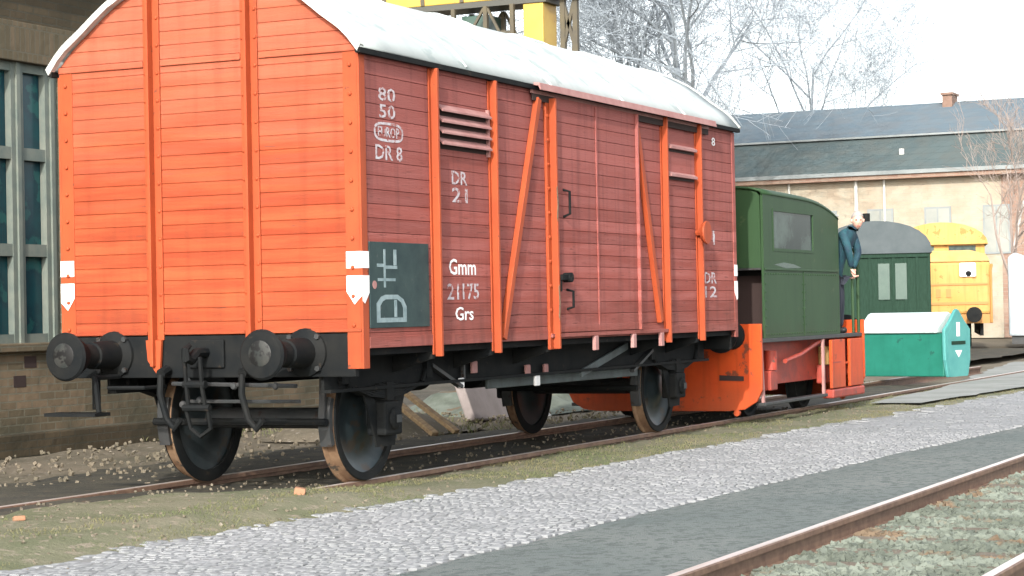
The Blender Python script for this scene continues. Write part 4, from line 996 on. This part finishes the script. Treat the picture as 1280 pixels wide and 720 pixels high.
for a, b in bays:
    fr = MB(); y0, y1 = SY + .06, SY + .14
    n = max(2, round((b - a - .2) / .57)); wv = (b - a - .2) / n
    for i in range(n + 1):
        xx = a + i * wv
        fr.box(xx, xx + .20, y0, y1, zb, zt)
        fr.box(xx + .07, xx + .13, y0 - .025, y0 - .001, zb, zt)
    fo = fr
    for z in (zb + .03, 2.08, 3.10, zt - .03):
        for i in range(n):
            fo.box(a + i * wv + .2005, a + (i + 1) * wv - .0005, y0 + .006, y1 - .006, z - .065, z + .065)
    fo = fo.build('window', FRAME, Sh)
    MB().box(a, b, SY + .145, SY + .155, zb, zt).build('pane', PANE, fo)
    MB().box(a - .08, b + .08, SY - .07, SY + .05, zb - .09, zb - .002).build('sill', SHEDB, fo, bevel=.01)
for x, z in ((4.20, .90), (4.02, .70), (3.55, .85), (2.4, .8)):
    MB().box(x - .10, x + .10, SY - .004, SY + .004, z - .06, z + .06).build('wall_hole', SHAFT, Sh)

# ------------------------------------------------------------------ odds and ends beyond the wagon
tag(MB().obox((11.7, 3.3, .22), (2.1, .13, .78), Matrix.Rotation(R(9), 3, 'Z') @ Matrix.Rotation(R(-20), 3, 'X') @ Matrix.Rotation(R(4), 3, 'Y')).build('concrete_slab', SLAB, bevel=.025), 'grey concrete slab leaning on its edge, seen under the wagon', 'slab')
for k, (a, b, lab) in enumerate((((8.2, 2.0, -.06), (8.3, 2.75, .42), 'old timber plank leaning on the rubble heap, nearer the slab'), ((7.75, 2.05, -.06), (7.95, 2.8, .40), 'old timber plank leaning on the rubble heap, farther from the slab'))):
    tag(MB().bar(a, b, .11, .05).build('plank', PLANK, bevel=.005), lab, 'plank', 'timber planks leaning behind the wagon')
def heap(name, c, rx, ry, h, material, label):
    m = MB(); n = 26
    for j in range(n + 1):
        for i in range(n + 1):
            a, b = i / n * 2 - 1, j / n * 2 - 1; d = min(1, math.hypot(a, b))
            z = h * (1 - d ** 1.5) * (.8 + .5 * fbm(c[0] + a * rx, c[1] + b * ry, 1.6)) - .10
            m.v.append((c[0] + a * rx, c[1] + b * ry, z))
    m.f = [(j * (n + 1) + i, j * (n + 1) + i + 1, (j + 1) * (n + 1) + i + 1, (j + 1) * (n + 1) + i) for j in range(n) for i in range(n)]
    return tag(m.build(name, material, smooth=True, fix=False), label, 'heap')
heap('rubble_heap', (8.4, 3.3), 1.6, 1.0, .55, GROUND, 'heap of sandy rubble against the shed, behind the leaning planks')
heap('rubble_heap', (14.2, 4.2), 2.2, 1.4, .6, STONE, 'heap of pale stones past the slab, seen between the wagon wheels')
tag(MB().bar((11.3, 2.2, -.06), (12.1, 3.0, .42), .05, .05).build('stick', PIPE), 'pale stick leaning near the heap of stones behind the wagon', 'stick')
for k, (x, y, s, lab) in enumerate(((-.25, -.95, .055, 'orange brick fragment lying in the verge grass below the near wagon wheel'), (-3.2, .02, .04, 'pinkish brick chip half buried in the sandy verge near the photo edge'), (-2.5, -.15, .035, 'pinkish brick chip in the sandy verge, nearer the wagon'))):
    o = MB().obox((x, y, vz(x, y) + s * .4), (s * 2.2, s * 1.5, s), Matrix.Rotation(.5 + k, 3, 'Z') @ Matrix.Rotation(.2, 3, 'X')).build('brick_fragment', BRICKC, bevel=.008)
    tag(o, lab, 'brick fragment', 'brick fragments in the verge')

# ------------------------------------------------------------------ long slate-roofed building in the distance
Bd = thing('long_building', 'long pale brick building with a two-pitched grey slate roof in the distance', 'building', (76, 15, 0))
BX, BY0, BY1, EZ = 71.5, -4, 60, 6.72
wy = [9.2, 11.6, 14.0, 16.4, 18.8, 21.2, 23.6, 26, 28.4, 30.8, 33.2, 35.6, 38]
MB().box(BX, BX + 12, 9.6 - .6, BY1, -.1, EZ).build('wall', CREAM, Bd)
MB().box(BX + .001, BX + 12, BY0, 8.995, -.1, EZ).build('end_wall', REDB, Bd)
MB().prism([(BX - .55, EZ + .002), (BX + 12.5, EZ + .002), (BX + 12.5, EZ + .12), (BX + 10.2, 8.45), (BX + 1.9, 8.45), (BX - .55, EZ + .12)], 'y', BY0 - .3, BY1).build('lower_roof', SLATE2, Bd)
m = MB(); m.prism([(BX + 1.75, 8.453), (BX + 10.3, 8.453), (BX + 6, 10.15)], 'y', BY0 - .3, BY1); up = m.build('upper_roof', SLATE, Bd)
MB().box(BX + 1.62, BX + 1.80, BY0 - .3, BY1, 8.40, 8.475).build('roof_band', DULL, Bd)
MB().box(BX - .66, BX - .552, BY0 - .3, BY1, EZ - .04, EZ + .12).build('gutter', DULL, Bd)
MB().box(BX - .55, BX - .002, BY0 - .2, BY1, EZ - .22, EZ).build('cornice', REDB, Bd)
c_ = MB().box(BX + 5.3, BX + 6.3, 12.15, 12.58, 9.6, 10.40).box(BX + 5.2, BX + 6.4, 12.09, 12.64, 10.401, 10.50).build('chimney', CHIM, Bd)
for y in (12.9, 14.1, 17.0):
    MB().cyl((BX - .09, y + .9, 0), (BX - .09, y + .9, EZ - .05), .08 if y < 14.5 and y > 13 else .05, n=8).build('downpipe', PIPE, Bd)
for y in wy:
    fo = MB().box(BX - .05, BX - .002, y - .55, y + .55, 3.3, 5.3).build('window', DULL, Bd)
    MB().box(BX - .056, BX - .051, y - .47, y - .03, 3.38, 5.22).box(BX - .056, BX - .051, y + .03, y + .47, 3.38, 5.22).build('pane', mat('pale_panes', (.20, .215, .20), .3, c2=(.27, .275, .24), scale=.8) if 'pale_panes' not in bpy.data.materials else bpy.data.materials['pale_panes'], fo)
MB().box(BX + .55, BX + .60, 13.1, 13.3, 7.25, 7.8).build('roof_vent', PIPE, Bd)

# white tarpaulin-covered stack by the yellow locomotive
m = MB(); T = thing('tarpaulin_stack', 'stack under a white tarpaulin beside the yellow locomotive', 'covered stack', (53.5, 4, 0))
T.rotation_euler = (0, 0, R(8))
m.prism([(4.98, .25), (4.98, 2.75), (4.75, 2.9), (3.2, 2.15), (2.2, 1.3), (2.1, .25)], 'x', 52.8, 56).build('tarpaulin', TARP, T, bevel=.08)
MB().prism([(4.9, .0), (4.9, .245), (2.2, .245), (2.2, .0)], 'x', 52.95, 55.8).build('stack_base', GREY, T)

# ------------------------------------------------------------------ yellow gantry crane over the shed roofs
G = thing('gantry_crane', 'yellow gantry crane rising above the white wagon roof', 'crane', (31.6, 12, 0))
gx = 31.6
MB().box(gx - .45, gx + .45, 10.9, 24, 8.74, 9.7).build('girder', CRY, G, bevel=.02)
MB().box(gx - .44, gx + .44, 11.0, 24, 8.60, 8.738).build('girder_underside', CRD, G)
m = MB()
for k in range(12):
    y = 11.1 + k * 1.05; m.box(gx - .48, gx - .452, y - .05, y + .05, 8.75, 9.69)
m.build('stiffener', CRB, G)
lg = MB().add([(gx - .4, 11.1, 8.6), (gx + .4, 11.1, 8.6), (gx + .4, 11.62, 8.6), (gx - .4, 11.62, 8.6), (gx - .4, 11.15, 0), (gx + .4, 11.15, 0), (gx + .4, 11.55, 0), (gx - .4, 11.55, 0)], [(0, 1, 2, 3), (7, 6, 5, 4), (0, 4, 5, 1), (1, 5, 6, 2), (2, 6, 7, 3), (3, 7, 4, 0)]).build('leg', CRY, G, bevel=.02)
MB().box(gx - .4, gx + .4, 23.2, 23.8, 0, 8.6).build('leg', CRY, G)
m = MB()
for z0, z1 in ((2, 3.4), (3.4, 4.8), (4.8, 6.2), (6.2, 7.6), (7.6, 8.6)):
    m.bar((gx, 10.75, z0), (gx, 10.48, z1), .08, .08, (1, 0, 0)).bar((gx, 10.48, z0), (gx, 10.75, z1), .08, .08, (1, 0, 0))
m.box(gx - .06, gx + .06, 10.70, 10.82, 0, 8.85).box(gx - .06, gx + .06, 10.38, 10.50, 0, 8.85).box(gx - .3, gx + .3, 9.95, 10.895, 8.72, 8.95)
m.build('lattice_leg', CRB, G)
m = MB()
for x in (gx - .5, gx + .5):
    for y in (11.85, 12.55, 13.4): m.box(x - .05, x + .05, y - .05, y + .05, 6.9, 8.598)
    m.bar((x, 11.9, 7.35), (x, 13.35, 7.35), .09, .12).bar((x, 11.9, 7.95), (x, 13.35, 7.95), .06, .06).bar((x, 11.9, 7.4), (x, 12.5, 8.55), .06, .06).bar((x, 12.6, 8.55), (x, 13.35, 7.4), .06, .06)
m.box(gx - .55, gx + .55, 11.8, 13.45, 6.8, 6.9)
cb_ = m.build('hanging_platform', CRB, G)
MB().box(gx - .2, gx + .6, 12.62, 13.34, 7.42, 8.45).build('winch_box', CPANE, cb_, bevel=.02)
m = MB(); m.tube([(gx - .5, 10.9, 9.72), (gx - .5, 24, 9.72)], .03, 6); m.build('walkway_rail', CRY, G)

# ------------------------------------------------------------------ bare trees
def bare_tree(name, base, h, seed, trunk_r, levels, spread, material, twigm, label, lean=0, first=.25, kids=5, twr=.012, upbias=.25):
    rg = random.Random(seed); tm, lm = MB(), MB()
    def grow(p, d, L_, r_, lev, m):
        n = 5 if lev < 3 else 3; pts = [p]; rs = [r_]; dd = d.copy(); q = p.copy()
        for i in range(n):
            dd = (dd + Vector((rg.uniform(-1, 1), rg.uniform(-1, 1), rg.uniform(-.6, 1) * upbias * 2)) * .16).normalized()
            q = q + dd * L_ / n; pts.append(q.copy()); rs.append(max(twr * .6, r_ * (1 - .62 * (i + 1) / n)))
        m.tube(pts, rs, 7 if lev == 0 else (5 if lev < 2 else 3))
        if lev >= levels: return
        k = kids + (3 if lev == 0 else rg.randint(-1, 1))
        for c in range(k):
            t = first + (1 - first) * (c + rg.random()) / k if lev == 0 else .2 + .8 * (c + rg.random()) / k
            f_ = min(n - 1e-3, t * n); i = int(f_); pp = pts[i].lerp(pts[i + 1], f_ - i); rr = rs[i] * .62
            ax = dd.orthogonal().normalized(); ax.rotate(Matrix.Rotation(rg.random() * 6.28, 3, dd))
            nd = (dd * math.cos(spread * rg.uniform(.7, 1.25)) + ax * math.sin(spread * rg.uniform(.7, 1.25)) + Vector((0, 0, upbias * .6))).normalized()
            grow(pp, nd, L_ * rg.uniform(.45, .72), max(rr, twr), lev + 1, lm)
    grow(Vector(base), Vector((lean, 0, 1)).normalized(), h * .62, trunk_r, 0, tm)
    T = thing(name, label, 'tree', base)
    tm.build('trunk', material, T, smooth=True, fix=False); lm.build('crown', twigm, T, smooth=True, fix=False)
bare_tree('bare_tree', (57.3, 16.3, 0), 20, 5, .24, 5, 1.0, BARK, FINE, 'tall bare tree with a wide pale crown between the crane and the slate roof', 0, .46, 6, .0075, .22)
bare_tree('bare_tree', (62, 21.5, 0), 17, 11, .22, 5, .75, BARK, FINE, 'smaller bare tree rising just beside the yellow crane', 0, .42, 5, .0075, .2)
bare_tree('birch_tree', (57.5, 5.6, 0), 8.5, 21, .11, 5, .6, BIRCH, TWIG, 'slim bare birch with reddish twigs above the white tarpaulin', .05, .3, 4, .007, .2)
bare_tree('bare_tree', (95, 23.9, 0), 23, 33, .16, 5, .85, FINE, FINE, 'bare tree standing behind the slate roof, right of the tall one by the crane', 0, .36, 6, .008, .18)
